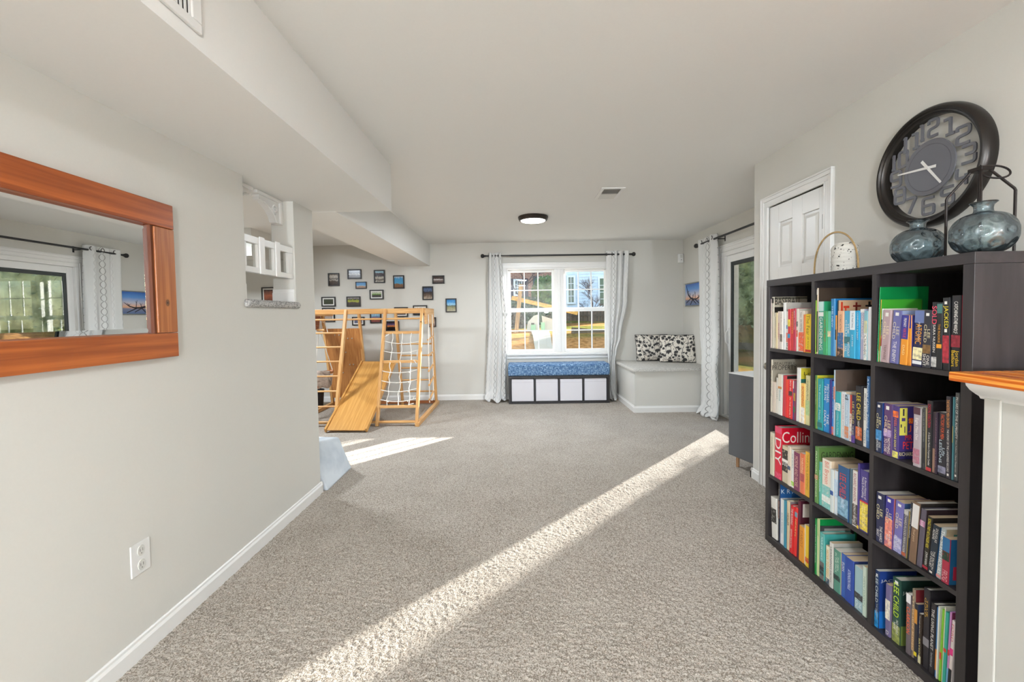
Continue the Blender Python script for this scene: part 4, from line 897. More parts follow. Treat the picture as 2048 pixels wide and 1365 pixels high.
def digit(mb, ch, u0, v0, w_, h_, th, off=0):
    for pi_, path in enumerate(GLY[ch]):
        P = [Vector((p[0]*w_, p[1]*h_)) for p in path]; out = [P[0]]
        for i in range(1, len(P)-1):
            a_, b_, c_ = P[i-1], P[i], P[i+1]; r = min(.012, (a_-b_).length*.45, (c_-b_).length*.45)
            p0 = b_+(a_-b_).normalized()*r; p2 = b_+(c_-b_).normalized()*r
            for k in range(5): f = k/4; out.append(p0*(1-f)**2+b_*2*f*(1-f)+p2*f*f)
        out.append(P[-1]); n_ = len(out); L_, R2 = [], []
        for i in range(n_):
            d = (out[min(i+1, n_-1)]-out[max(i-1, 0)]).normalized(); nn = Vector((-d.y, d.x))*th/2; L_.append(out[i]+nn); R2.append(out[i]-nn)
        X_ = lambda p, dx: (XR+fx-dx, cy_-(u0+p.x), cz_+v0+p.y)
        e = .0006*pi_+off
        vs = [X_(p, .003+e) for p in L_]+[X_(p, .003+e) for p in R2]+[X_(p, -.002) for p in L_]+[X_(p, -.002) for p in R2]
        fs = []
        for i in range(n_-1): fs += [(i, i+1, n_+i+1, n_+i), (2*n_+i, 3*n_+i, 3*n_+i+1, 2*n_+i+1), (i, 2*n_+i, 2*n_+i+1, i+1), (n_+i, n_+i+1, 3*n_+i+1, 3*n_+i)]
        fs += [(0, n_, 3*n_, 2*n_), (n_-1, 3*n_-1, 4*n_-1, 2*n_-1)]
        mb.add(vs, fs)
for hnum in range(1, 13):
    a = PI/2-hnum*PI/6; rc = .164; w_ = .050; h_ = .069; of_ = .0003*(hnum % 4)
    cu_, cv_ = rc*math.cos(a), rc*math.sin(a); mb = MB(); s_ = str(hnum)
    if len(s_) == 1: digit(mb, s_, cu_-w_/2, cv_-h_/2, w_, h_, .0115, of_)
    else: digit(mb, s_[0], cu_-.048, cv_-h_/2, .022, h_, .0115, of_); digit(mb, s_[1], cu_-.006, cv_-h_/2, .042, h_, .0115, of_)
    # trim the strokes to the ring between hub and rim
    for k_, p in enumerate(mb.v):
        dy, dz = p[1]-cy_, p[2]-cz_; rr = math.hypot(dy, dz)
        if rr > .214: mb.v[k_] = (p[0], cy_+dy*.214/rr, cz_+dz*.214/rr)
    mb.build('numeral', DG, clk)
HWt = mat('#e2e0dc', .4, name='hand_white')
def hand(nm, tip, tail, w0, w1, off):
    p, q = Vector((XR+off, *tail)), Vector((XR+off, *tip)); d = (q-p).normalized(); s_ = d.cross(Vector((1, 0, 0)))
    mb = MB(); vs = [p+s_*w0/2, p-s_*w0/2, q-s_*w1/2, q+s_*w1/2]; mb.add(vs+[v_+Vector((.0015, 0, 0)) for v_ in vs], [(0,1,2,3),(7,6,5,4),(0,4,5,1),(1,5,6,2),(2,6,7,3),(3,7,4,0)])
    mb.build(nm, HWt, clk)
hand('minute_hand', (2.062, 1.917), (1.878, 1.899), .012, .006, -.0300)
hand('hour_hand', (1.857, 1.823), (1.945, 1.939), .012, .009, -.0285)
MB().lathe([(0, -.033), (.007, -.032), (.007, -.027), (0, -.027)], cen, 'x', 16).build('centre_cap', HWt, clk, smooth=40)

# ------------------------------------------------------------------ things on the bookcase
TZ = 1.4635
m = bpy.data.materials.new('blue_glass'); m.use_nodes = True; tt = m.node_tree; tt.nodes.clear()
o_ = N(tt, 'ShaderNodeOutputMaterial'); gl = N(tt, 'ShaderNodeBsdfGlass'); gl.inputs['Color'].default_value = (.80, .86, .89, 1); gl.inputs['IOR'].default_value = 1.45; gl.inputs['Roughness'].default_value = .0
tp_ = N(tt, 'ShaderNodeBsdfTransparent'); tp_.inputs[0].default_value = (.74, .83, .87, 1); gy = N(tt, 'ShaderNodeBsdfGlossy'); gy.inputs['Roughness'].default_value = .02; gy.inputs['Color'].default_value = (.85, .9, .95, 1)
mxg = N(tt, 'ShaderNodeMixShader'); fr_ = N(tt, 'ShaderNodeFresnel'); fr_.inputs['IOR'].default_value = 2.0
m2 = N(tt, 'ShaderNodeMixShader'); m2.inputs[0].default_value = .45
tt.links.new(fr_.outputs[0], mxg.inputs[0]); tt.links.new(tp_.outputs[0], mxg.inputs[1]); tt.links.new(gy.outputs[0], mxg.inputs[2])
tt.links.new(gl.outputs[0], m2.inputs[1]); tt.links.new(mxg.outputs[0], m2.inputs[2]); tt.links.new(m2.outputs[0], o_.inputs[0])
BG = m
def vase(label, x, y, s_, seed):
    t = thing('glass_vase', label, 'vase', (x, y, TZ), 'dimpled blue glass vases')
    R0 = .079*s_; H0 = .134*s_
    pr = []
    for k in range(0, 57):
        a = -PI/2+PI*.93*k/56; pr.append((R0*abs(math.cos(a))**.75, H0/2+H0/2*math.sin(a)*1.0))
    pr[0] = (.0001, 0.002)
    zt_ = pr[-1][1]; rn = .021*s_
    pr = [q for q in pr if not (q[1] > H0*.8 and q[0] < rn)]
    zt_ = pr[-1][1]
    pr += [(rn, zt_+.006), (rn*.96, zt_+.016), (rn*1.05, zt_+.026), (rn*1.35, zt_+.033), (rn*1.55, zt_+.036)]
    def fn(r, h, a):
        if r < .03*s_ : return r
        d = 0
        for row, (hh, nn, off) in enumerate(((H0*.22, 8, 0), (H0*.5, 8, .5), (H0*.78, 8, 0))):
            da = ((a/(2*PI)*nn+off) % 1-.5)*2*PI/nn*r; dh = (h-hh)*1.15
            q = math.hypot(da, dh)/(.0185*s_)
            if q < 1.5: d -= .0065*max(0, math.cos(min(q, 1)*PI)*.5+.5) if q < 1 else 0
            if q < 1.45 and q >= .8: d += .0009*math.sin((q-.8)/.65*PI)
        return r+d
    mb = MB(); mb.lathe(pr, (x, y, TZ), 'z', 160, fn=fn)
    o = mb.build('glass_body', BG, t, smooth=80); md = o.modifiers.new('s', 'SOLIDIFY'); md.thickness = .0025; md.offset = -1
vase('dimpled blue-grey glass vase left of the black lantern on the bookcase', 1.545, 1.688, 1.0, 1)
vase('dimpled blue-grey glass vase nearest the bookcase front right end', 1.495, 1.408, .98, 2)
# lantern
ln = thing('metal_lantern', 'black metal lantern on a wooden base holding a cream candle', 'lantern', (1.625, 1.542, TZ))
x0, x1, y0, y1 = 1.563, 1.678, 1.482, 1.598; cxl, cyl = (x0+x1)/2, (y0+y1)/2
MB().box(x0-.012, x1+.012, y0-.012, y1+.012, TZ, TZ+.014).build('base', wood_mat('#6a3f22', '#94603a', 1, 2, .5, 'walnut', 5), ln, bevel=.002)
LM = mat('#2a2422', .45, .6, name='lantern_metal')
tpz = 1.780
for (xa, ya) in ((x0, y0), (x1, y0), (x0, y1), (x1, y1)):
    q = Vector((cxl+(xa-cxl)*.28, cyl+(ya-cyl)*.28, tpz-.012))
    MB().tube([(xa, ya, TZ+.012), (xa, ya, 1.685), (xa+(q.x-xa)*.04, ya+(q.y-ya)*.04, 1.692), q], .0042, 8).build('upright', LM, ln, smooth=40)
MB().box(cxl-.02, cxl+.02, cyl-.024, cyl+.024, tpz-.014, tpz).build('top_plate', LM, ln, bevel=.002)
rg = []
for k in range(32):
    a = 2*PI*k/32; rg.append((cxl+.012+.0+.02*math.cos(a), cyl-.036+.038*math.cos(a) if False else cyl-.03-.034*math.cos(a), tpz-.030-.016*math.cos(a-2.2)+.012*math.sin(a)))
ra_ = Vector((.73, -.68, 0)); mj = (ra_*.9+Vector((0, 0, -.42))).normalized(); mn_ = Vector((.32, .34, .88)); mn_ = (mn_-mj*mn_.dot(mj)).normalized(); rg = [tuple(Vector((cxl, cyl, tpz-.006))+mj*(.038+.038*math.cos(2*PI*k/36))+mn_*(.026*math.sin(2*PI*k/36))) for k in range(36)]
MB().tube(rg, .0032, 8, closed=True).tube([(cxl, cyl-.006, tpz), (cxl, cyl, tpz+.008), (cxl, cyl+.006, tpz)], .003, 6).build('ring_handle', LM, ln, smooth=50)
cd = MB().lathe([(0, TZ+.015), (.037, TZ+.015), (.037, TZ+.155), (.034, TZ+.158), (.02, TZ+.150), (0, TZ+.149)], (cxl+.008, cyl-.004, 0), 'z', 32).build('pillar_candle', mat('#e6dac6', .5), smooth=40)
tag(cd, 'cream pillar candle standing inside the black metal lantern', 'candle')
# speckled ceramic lantern with brass hoop
sl_ = thing('speckled_lantern', 'white black-speckled ceramic lantern with a brass hoop handle on the bookcase', 'lantern', (1.52, 2.035, TZ))
m, tt, b = principled('speckled_ceramic'); v = coords(tt, 'Object')
nn_ = N(tt, 'ShaderNodeTexNoise'); nn_.inputs['Scale'].default_value = 60; tt.links.new(v, nn_.inputs['Vector'])
va = N(tt, 'ShaderNodeVectorMath', operation='MULTIPLY_ADD'); va.inputs[1].default_value = (.012, .012, .006); tt.links.new(nn_.outputs['Color'], va.inputs[0]); tt.links.new(v, va.inputs[2])
vo = N(tt, 'ShaderNodeTexVoronoi'); vo.inputs['Scale'].default_value = 95; tt.links.new(va.outputs[0], vo.inputs['Vector'])
n2_ = N(tt, 'ShaderNodeTexNoise'); n2_.inputs['Scale'].default_value = 38; tt.links.new(v, n2_.inputs['Vector'])
ml = N(tt, 'ShaderNodeMath', operation='MULTIPLY_ADD'); ml.inputs[1].default_value = -1.1; ml.inputs[2].default_value = .78; tt.links.new(n2_.outputs[0], ml.inputs[0])
ad_ = N(tt, 'ShaderNodeMath', operation='ADD'); tt.links.new(vo.outputs['Distance'], ad_.inputs[0]); tt.links.new(ml.outputs[0], ad_.inputs[1])
r = ramp(tt, [(.43, '#26231f'), (.46, '#d6d2c9')]); tt.links.new(ad_.outputs[0], r.inputs[0]); tt.links.new(r.outputs[0], b.inputs['Base Color']); b.inputs['Roughness'].default_value = .6
cc = (1.540, 2.050, TZ)
pr = [(0, 0), (.052, 0), (.054, .01)]+[(.054+(-.0016 if k % 4 == 0 else 0), .01+.105*k/22) for k in range(1, 23)]+[(.051, .124), (.044, .133), (.038, .1365), (.038, .141), (.033, .141), (.033, .134), (0, .13)]
MB().lathe(pr, cc, 'z', 48).build('ceramic_body', m, sl_, smooth=40)
BR = mat('#5f4d33', .32, .9, name='brass'); hp = []
for k in range(33):
    a = PI*k/32; w_ = .082*math.cos(a); h_ = .187*math.sin(a)**.8; hp.append((1.492+w_*.80, 2.040-w_*.60, TZ+.004+h_))
hm = MB(); vs = []; 
for k, p in enumerate(hp):
    a = PI*k/32; n_ = Vector((math.cos(a)*.8, -math.cos(a)*.6, math.sin(a))).normalized(); w_ = Vector((.6, .8, 0))
    vs += [Vector(p)+w_*.007-n_*.0035, Vector(p)+w_*.007+n_*.0035, Vector(p)-w_*.007+n_*.0035, Vector(p)-w_*.007-n_*.0035]
hm.add(vs, [(i*4+j, i*4+(j+1) % 4, i*4+4+(j+1) % 4, i*4+4+j) for i in range(32) for j in range(4)]+[(0,1,2,3), (128,131,130,129)])
hm.build('hoop_handle', BR, sl_, smooth=50)

# ------------------------------------------------------------------ bookcase
bc = thing('bookcase', 'tall black-brown cube bookcase, three columns by four rows, full of books', 'bookcase', (1.585, 1.8755, 0))
bx0_, bx1_, by0_, by1_ = 1.390, 1.779, 1.330, 2.421
BWD = noise_mat('#2a2627', '#373233', 30, .42, .1, name='bookcase_veneer', stretch=(1, 1, .12), bscale=120, dist=.001)
BWT = noise_mat('#2a2627', '#373233', 30, .42, .1, name='bookcase_veneer_h', stretch=(1, .12, 1), bscale=120, dist=.001)
BSIDE = noise_mat('#4a3f3a', '#544842', 30, .5, .1, name='bookcase_side', stretch=(1, 1, .1), bscale=120, dist=.001)
MB().box(bx0_, bx1_, by0_, by1_, 1.428, 1.463).build('top_panel', BWT, bc, bevel=.0012)
MB().box(bx0_, bx1_, by0_, by1_, 0, .039).build('bottom_panel', BWT, bc, bevel=.0012)
MB().box(bx0_, bx1_, by0_, 1.364, .0395, 1.4275).build('side_panel', BWD, bc, bevel=.0012)
MB().box(bx0_, bx1_, 2.391, by1_, .0395, 1.4275).build('side_panel', BWD, bc, bevel=.0012)
for y in (1.689, 2.036): MB().box(bx0_+.001, bx1_-.006, y, y+.020, .039, 1.428).build('divider', BWD, bc)
CY = {'A': (2.391, 2.056), 'B': (2.036, 1.709), 'C': (1.689, 1.364)}; ZR = {1: 1.0895, 2: .738, 3: .388, 4: .0395}
for z in (1.0895, .738, .388):
    for c in 'ABC': MB().box(bx0_+.001, bx1_-.006, CY[c][1], CY[c][0], z-.0165, z).build('shelf', BWT, bc)
MB().box(bx1_-.005, bx1_, by0_+.005, by1_-.005, .02, 1.44).build('back_panel', mat('#121011', .8), bc)
BOOKS={
'A1':[
(2.389, 0.003, 0.269, 0.0, '#d9c6bf', '#d9c6bf', [], [], 'slim pale pink book at far left'),
(2.3852, 0.0209, 0.28, 0.0, '#cfc6b4', '#b8ae9c', [(0.02, 0.12, '#3a342e')], [('SA', 0.14, 0.3, '#e8e4dc', 0.7)], 'tall beige book with BASEBALL across its cover'),
(2.3635, 0.0205, 0.194, 0.0, '#ddd2bb', '#e2d8c4', [], [('GARDEN DESIGNS', 0.12, 0.7, '#8a7a5a', 0.35)], 'cream paperback with thin gold spine lettering'),
(2.3423, 0.0097, 0.194, 0.0, '#e3cf9c', '#e0d2b0', [], [], 'slim straw-yellow book'),
(2.3318, 0.025, 0.201, 0.0, '#dcc9bc', '#e2d8cc', [], [('wonder', 0.3, 0.75, '#a8504a', 0.5)], 'blush paperback reading wonder in red'),
(2.3059, 0.022, 0.2, 0.0, '#e6ddd6', '#e9e2da', [(0.6, 0.8, '#6d6155')], [('THE PILLOW', 0.05, 0.5, '#9a8f80', 0.4)], 'off-white paperback with a brown patch near its foot'),
(2.2832, 0.0215, 0.246, 0.0, '#ececea', '#c9c4bb', [], [('Planning', 0.35, 0.75, '#5b86a8', 0.3)], 'tall white book standing above its neighbours'),
(2.2609, 0.0181, 0.199, 0.0, '#e4e0d8', '#e4e0d8', [(0.35, 0.45, '#3c7fae'), (0.55, 0.8, '#d27a6a')], [('IN', 0.82, 0.97, '#2a2a2a', 0.7)], 'white spine with blue and salmon patches'),
(2.242, 0.0213, 0.212, 0.0, '#cf3038', '#cf3038', [(0.25, 0.42, '#e8d24a'), (0.6, 0.7, '#2f8fc0')], [], 'red book with yellow and blue stickers on its spine'),
(2.2199, 0.0238, 0.213, 0.0, '#d23a3c', '#c9352f', [], [('FIREFIGHTER', 0.08, 0.6, '#f0c050', 0.35)], 'red book with small gold lettering'),
(2.1953, 0.0176, 0.215, 0.0, '#b82d4a', '#b82d4a', [], [('BEING WRONG', 0.06, 0.5, '#e8e4dc', 0.4)], 'crimson book with white lettering'),
(2.1769, 0.0139, 0.213, 0.0, '#d8d0c4', '#d6cfc0', [(0.3, 0.42, '#4a4a4a'), (0.5, 0.66, '#c05a3a')], [], 'narrow pale book with grey and rust marks'),
(2.1623, 0.0399, 0.201, 0.0, '#e2d9cf', '#dccab4', [(0.52, 0.98, '#e2603a')], [('Robert', 0.04, 0.16, '#5a544c', 0.3), ('ON WRITING', 0.2, 0.5, '#6a6258', 0.4)], 'cream book with an orange lower half'),
(2.1215, 0.0121, 0.184, 0.0, '#d9772c', '#c98a3c', [], [], 'slim orange book'),
(2.1086, 0.04, 0.186, 0.0, '#e6c229', '#e6c229', [(0.92, 0.985, '#c02a20')], [('The Fear', 0.03, 0.55, '#6a5520', 0.55), ('OF FOOD', 0.58, 0.9, '#4a3a18', 0.3)], 'yellow book with a red dot near its foot'),
],
'B1':[
(2.034, 0.003, 0.25, 0.0, '#a9c93a', '#7fae3a', [], [], 'narrow lime green book against the divider'),
(2.0302, 0.0097, 0.306, 0.0, '#cdb9a0', '#4a3d33', [(0.02, 0.1, '#e9e3d8'), (0.35, 0.97, '#2c3326')], [], 'tall dark brown book with a glossy cover'),
(2.0195, 0.0327, 0.243, 0.0, '#3f9e88', '#2fa06a', [(0, 0.18, '#bfe0d8'), (0.2, 0.28, '#e8e8e4')], [('GARDENING', 0.3, 0.92, '#e8e4dc', 0.62)], 'teal book reading GARDENING'),
(1.9849, 0.0243, 0.199, 0.0, '#3fa56a', '#3fa02e', [], [('EAT THE BEST', 0.2, 0.7, '#b0402a', 0.35)], 'grass green book with red lettering'),
(1.9597, 0.0228, 0.199, 0.0, '#5cc0a0', '#58b89a', [(0.45, 0.58, '#d8c9a0')], [], 'mint green book with a tan oval mark'),
(1.9361, 0.0231, 0.253, 0.0, '#2f7fb4', '#1f74b0', [], [('THE NEW', 0.12, 0.5, '#d8e6f0', 0.35)], 'tall blue book rising above the row'),
(1.9121, 0.0087, 0.18, 0.0, '#c98a3a', '#3a3a3a', [(0.35, 0.6, '#30302c'), (0.6, 1, '#78a8c8')], [], 'thin brown and blue booklet'),
(1.9026, 0.0061, 0.245, 0.0, '#35302c', '#c8a685', [], [], 'beige book with red dancing figures on its cover'),
(1.8956, 0.0338, 0.199, 0.0, '#e3b08a', '#d8c0a0', [(0.47, 0.82, '#2d5f8f'), (0.82, 1, '#2b2320')], [('SCORECASTING', 0.08, 0.45, '#6a4a38', 0.35)], 'peach and navy paperback'),
(1.8609, 0.035, 0.199, 0.0, '#4fa6c8', '#4fa6c8', [(0.55, 0.7, '#2f6f78')], [('THE\nCHILD', 0.2, 0.55, '#e8e4dc', 0.6), ('WITHOUT\nFAIL', 0.66, 0.97, '#e8e4dc', 0.8)], 'sky blue thriller reading WITHOUT FAIL'),
(1.8251, 0.0283, 0.199, 0.0, '#35a3c9', '#2596be', [(0, 0.4, '#e9eef0')], [('THE PARTING', 0.04, 0.36, '#3a5a6a', 0.35), ('JUST FINE', 0.5, 0.75, '#e8e4dc', 0.3)], 'white-topped turquoise book'),
(1.7961, 0.0191, 0.199, 0.0, '#1f9fd0', '#1f9fd0', [], [('COMPLETELY A SMART', 0.04, 0.6, '#e8e4dc', 0.4)], 'bright cyan book'),
(1.7762, 0.0216, 0.205, 0.0, '#a8a6bc', '#a8a6bc', [(0, 0.07, '#e0dcd8')], [('CORNUCOPIE', 0.08, 0.6, '#e8e4dc', 0.45)], 'lavender grey book'),
(1.7538, 0.0174, 0.198, 0.0, '#7fb4bf', '#e4dfd4', [(0.2, 0.45, '#c9c49a'), (0.45, 1, '#e6e2d8')], [('Clarkson', 0.5, 0.88, '#26262a', 0.7)], 'teal and white book with bold black lower lettering'),
(1.7355, 0.0142, 0.213, 0.0, '#e6e4e6', '#e6e4e6', [], [], 'plain white book at the right end'),
],
'C1':[
(1.687, 0.003, 0.288, 0.029, '#129a58', '#0b7a3e', [], [('THE GARDEN', 0.2, 0.9, '#bfe0c8', 0.3)], 'tall emerald green hardback at far left'),
(1.6832, 0.003, 0.24, 0.032, '#d9922f', '#3f9a2e', [(0.5, 0.82, '#c02a30'), (0.82, 1, '#e9e2d2')], [], 'narrow orange and red book with green cover'),
(1.6794, 0.0055, 0.205, 0.031, '#dfe6e4', '#e3ddd0', [(0.2, 0.5, '#232b55'), (0.5, 0.7, '#c02a30')], [('HISTORY', 0.25, 0.55, '#e8e4dc', 0.35)], 'multicoloured book with navy and red bands'),
(1.6725, 0.0341, 0.199, 0.058, '#b39a9c', '#b39a9c', [(0.05, 0.12, '#e8e4dc')], [('LEE\nCHILD', 0.22, 0.55, '#e8d9b8', 0.75), ('TRIPWIRE', 0.66, 0.95, '#6a4a4e', 0.35)], 'dusty mauve thriller reading TRIPWIRE'),
(1.6358, 0.0363, 0.197, 0.075, '#6a6aa0', '#8f9cc0', [(0.04, 0.1, '#e8e4dc')], [('LEE\nCHILD', 0.22, 0.54, '#e3d8b0', 0.75), ('THE ENEMY', 0.58, 0.97, '#e8e4dc', 0.4)], 'slate violet thriller reading THE ENEMY'),
(1.5892, 0.0291, 0.18, 0.051, '#e0902a', '#e0902a', [(0, 0.48, '#35358a')], [('PRIMARY', 0.06, 0.24, '#e8e4dc', 0.4), ('VIRTUE', 0.26, 0.45, '#d04a5a', 0.4), ('DAD', 0.6, 0.8, '#f2d9a0', 0.3)], 'purple-topped orange book'),
(1.5593, 0.0136, 0.18, 0.0, '#d98a2a', '#3a3a80', [(0, 0.26, '#35358a')], [], 'slim orange spine with a violet top'),
(1.5436, 0.0365, 0.196, 0.049, '#24264a', '#55609c', [(0, 0.22, '#6a78a8'), (0.66, 0.88, '#efe2b0'), (0.9, 0.96, '#e8e8ea')], [('ATOMIC', 0.24, 0.6, '#f2a52a', 0.62), ('JIM BAGGOTT', 0.2, 0.56, '#c8ccd8', 0.22)], 'navy book reading ATOMIC above a starburst'),
(1.5023, 0.0296, 0.197, 0.022, '#2f2f38', '#2a2a30', [(0.05, 0.1, '#e8e4dc'), (0.6, 0.75, '#7a5a30')], [('LEE\nCHILD', 0.25, 0.56, '#e3d8b0', 0.75), ('ONE\nSHOT', 0.76, 0.97, '#e8e4dc', 0.8)], 'charcoal thriller reading ONE SHOT'),
(1.4716, 0.0189, 0.224, 0.0, '#26272b', '#26272b', [(0.82, 0.97, '#c8c6c2')], [('SOLD', 0.06, 0.33, '#f0506a', 0.9), ('SARA NUSSEN', 0.34, 0.75, '#e8e4dc', 0.45)], 'black book reading SOLD in pink'),
(1.4507, 0.0184, 0.222, 0.0, '#1f2224', '#1f2224', [(0.02, 0.16, '#4c7a74'), (0.62, 0.68, '#e39a2a')], [('THE ROOKIE', 0.32, 0.6, '#e39a2a', 0.4)], 'black book with amber title and teal top'),
(1.4313, 0.0222, 0.237, -0.016, '#232326', '#232326', [(0.05, 0.09, '#e8e4dc'), (0.43, 0.52, '#e8e4dc'), (0.52, 0.9, '#a82a38')], [('JACKED', 0.11, 0.42, '#e8d43a', 0.8)], 'black book reading JACKED in yellow'),
(1.4077, 0.0301, 0.243, 0.0, '#232226', '#c43040', [(0.52, 0.68, '#8a2030')], [('CATCHING THE WOLF', 0.08, 0.5, '#e8e4dc', 0.42), ('OF WALL STREET', 0.12, 0.48, '#e8e4dc', 0.25), ('Jordan\nBelfort', 0.72, 0.94, '#e8c02a', 0.8)], 'black hardback reading CATCHING THE WOLF'),
],
'A2':[
(2.389, 0.0137, 0.289, 0.013, '#cfc6b4', '#a39a8a', [], [('B O S E N E R', 0.1, 0.7, '#8a8070', 0.35)], 'tall beige hardback with grey cover lettering'),
(2.3739, 0.0256, 0.169, 0.0, '#d6c6b6', '#d6c6b6', [], [], 'pale tan book'),
(2.347, 0.025, 0.195, 0.02, '#e3dccf', '#e3dccf', [], [('POCKET', 0.3, 0.6, '#8a8070', 0.3)], 'cream book with faint lettering'),
(2.3207, 0.0334, 0.218, 0.0, '#e6e4dc', '#d8dcd0', [(0, 0.3, '#e8dcc8'), (0.3, 0.36, '#d08a4a')], [('Minimal', 0.35, 0.65, '#4a8a8a', 0.4)], 'white book with a peach top and teal lettering'),
(2.286, 0.0287, 0.216, 0.032, '#c93a48', '#2a2626', [], [], 'raspberry red hardback with black cover'),
(2.2561, 0.0195, 0.2, 0.02, '#e02f2a', '#e02f2a', [(0, 0.4, '#e0462c')], [], 'thin scarlet book'),
(2.2353, 0.031, 0.203, 0.021, '#de2a2a', '#de2a2a', [(0.3, 0.42, '#3a3a3a')], [('BOY IN', 0.03, 0.28, '#e8e4dc', 0.4), ('IN THE FAMILY', 0.46, 0.97, '#f2e0c0', 0.4)], 'scarlet book with a dark portrait oval'),
(2.2032, 0.0117, 0.2, 0.0, '#3a5a9a', '#3a5a9a', [(0, 0.2, '#e8e4dc')], [], 'narrow cobalt blue book'),
(2.1907, 0.0142, 0.199, 0.0, '#7a2f4a', '#7a2f4a', [(0.3, 0.5, '#c9a02a'), (0.65, 0.8, '#3a6a3a')], [], 'slim patterned maroon and gold book'),
(2.1742, 0.0282, 0.27, 0.016, '#e6e4de', '#d4c33a', [], [], 'white spiral-bound book with yellow-green cover'),
(2.1449, 0.0078, 0.197, 0.0, '#efe6c8', '#efe6c8', [], [], 'thin ivory book'),
(2.1355, 0.0283, 0.198, 0.0, '#efc46a', '#f0d9a0', [(0.6, 1, '#e8e4de')], [('BONDING', 0.08, 0.56, '#d9502a', 0.6)], 'yellow book with orange capitals'),
(2.105, 0.0301, 0.24, 0.0, '#d6cf9a', '#e2d6b4', [(0.5, 0.8, '#a8c088')], [('LEONARD PECK', 0.08, 0.5, '#4a4a38', 0.4)], 'pale green-yellow book at the right end'),
],
'B2':[
(2.034, 0.0129, 0.251, 0.0, '#4c7a3c', '#c9c03a', [], [('Identifying the Plant', 0.1, 0.55, '#d8e0c0', 0.35)], 'olive green book beside the divider'),
(2.0186, 0.0325, 0.237, 0.0, '#27989c', '#27989c', [(0.85, 0.95, '#2f6f70')], [('The Essential  Meals', 0.1, 0.8, '#c8e8e4', 0.32)], 'teal book with fine lettering'),
(1.9819, 0.0396, 0.244, 0.0, '#1f7fc0', '#2a3a8a', [], [('MICHAEL\nFRAYN', 0.1, 0.45, '#e8e4dc', 0.8), ('THE\nDAILY', 0.6, 0.9, '#e8e4dc', 0.8)], 'royal blue book with white script'),
(1.9414, 0.0118, 0.243, 0.0, '#2f2f7a', '#2a2a6a', [], [], 'narrow indigo book'),
(1.9278, 0.0134, 0.239, 0.0, '#2a7fd0', '#2a7fd0', [(0.85, 1, '#d8603a')], [('JUST AFTER', 0.1, 0.7, '#e8e4dc', 0.3)], 'bright blue paperback with an orange foot'),
(1.9135, 0.0079, 0.291, 0.0, '#aebcc8', '#6a5a50', [(0.25, 0.45, '#d8703a')], [], 'tall book with a blurred brown photographic cover'),
(1.9047, 0.0302, 0.198, 0.0, '#2f9fa8', '#e0cdb0', [(0.25, 0.42, '#e8e4dc')], [('USA', 0.27, 0.4, '#2f9fa8', 0.5), ('COMING TO A TOWN', 0.45, 0.95, '#bfe6e4', 0.35)], 'turquoise paperback with a white panel'),
(1.8727, 0.0218, 0.202, 0.0, '#dfe0e2', '#e0cdb0', [], [('MY FATHER PICKER', 0.05, 0.6, '#c08a8a', 0.35), ('JAMES GREEN', 0.62, 0.95, '#7a8a8a', 0.35)], 'white paperback with pink lettering'),
(1.8496, 0.0241, 0.197, 0.0, '#a9bccb', '#e0cdb0', [(0.7, 0.95, '#c9825a')], [('d', 0.02, 0.12, '#22262c', 0.8), ('COMPLETE TOM', 0.15, 0.65, '#e6ecf0', 0.4)], 'pale blue book with a face near its foot'),
(1.8247, 0.0136, 0.197, 0.0, '#c0402f', '#d8cfc0', [(0.4, 1, '#d9d0c6')], [('The', 0.45, 0.62, '#b03020', 0.6)], 'red-topped white book'),
(1.8099, 0.0192, 0.2, 0.0, '#2a2448', '#2a2436', [(0.85, 1, '#5a3a8a')], [('LEE CHILD', 0.14, 0.6, '#e3cf7a', 0.55), ('THE HARD', 0.64, 0.84, '#e8e4dc', 0.3)], 'dark violet thriller, small with gold lettering'),
(1.7899, 0.0335, 0.241, -0.013, '#26242a', '#2a2426', [(0.7, 0.92, '#c0602f')], [('LEE CHILD', 0.12, 0.58, '#e8cf4a', 0.6), ('NIGHT SCHOOL', 0.6, 0.86, '#e8e4dc', 0.3)], 'black thriller with large yellow lettering and fiery foot'),
(1.7549, 0.0185, 0.237, 0.0, '#dfdcd4', '#dfdcd4', [], [('TRUST & INSPIRE', 0.08, 0.55, '#4a4a44', 0.45), ('COVEY', 0.72, 0.95, '#4a4a44', 0.4)], 'white hardback reading TRUST & INSPIRE'),
(1.7354, 0.0155, 0.288, 0.0, '#35618f', '#35618f', [(0.75, 0.9, '#5f86ac')], [('A Portrait of New Zealand', 0.03, 0.72, '#e4ecf2', 0.5)], 'blue hardback reading A Portrait of New Zealand'),
],
'C2':[
(1.687, 0.0275, 0.195, 0.0, '#1f2a4a', '#274a9a', [(0.05, 0.1, '#e8e4dc'), (0.55, 0.75, '#3f86b8')], [('LEE\nCHILD', 0.22, 0.52, '#e3d8a0', 0.75), ('GONE\nTOMORROW', 0.72, 0.97, '#e8e4dc', 0.75)], 'dark blue thriller with icy patch at far left'),
(1.6544, 0.035, 0.198, 0.0, '#5a3a6a', '#7a6aa0', [(0.05, 0.12, '#e8e4dc'), (0.5, 0.64, '#b39ac0')], [('LEE\nCHILD', 0.24, 0.56, '#e8d6a8', 0.75), ('NOTHING\nTO LOSE', 0.66, 0.96, '#efe6d8', 0.75)], 'plum thriller reading NOTHING TO LOSE'),
(1.6173, 0.0247, 0.196, 0.0, '#4a3a78', '#3f3274', [(0.1, 0.22, '#e8702a'), (0.87, 0.99, '#e2d86a')], [('FEEL', 0.24, 0.4, '#e8702a', 0.4), ('I SCARE EASILY', 0.42, 0.84, '#e8d84a', 0.35)], 'purple book whose cover shows yellow and red lettering'),
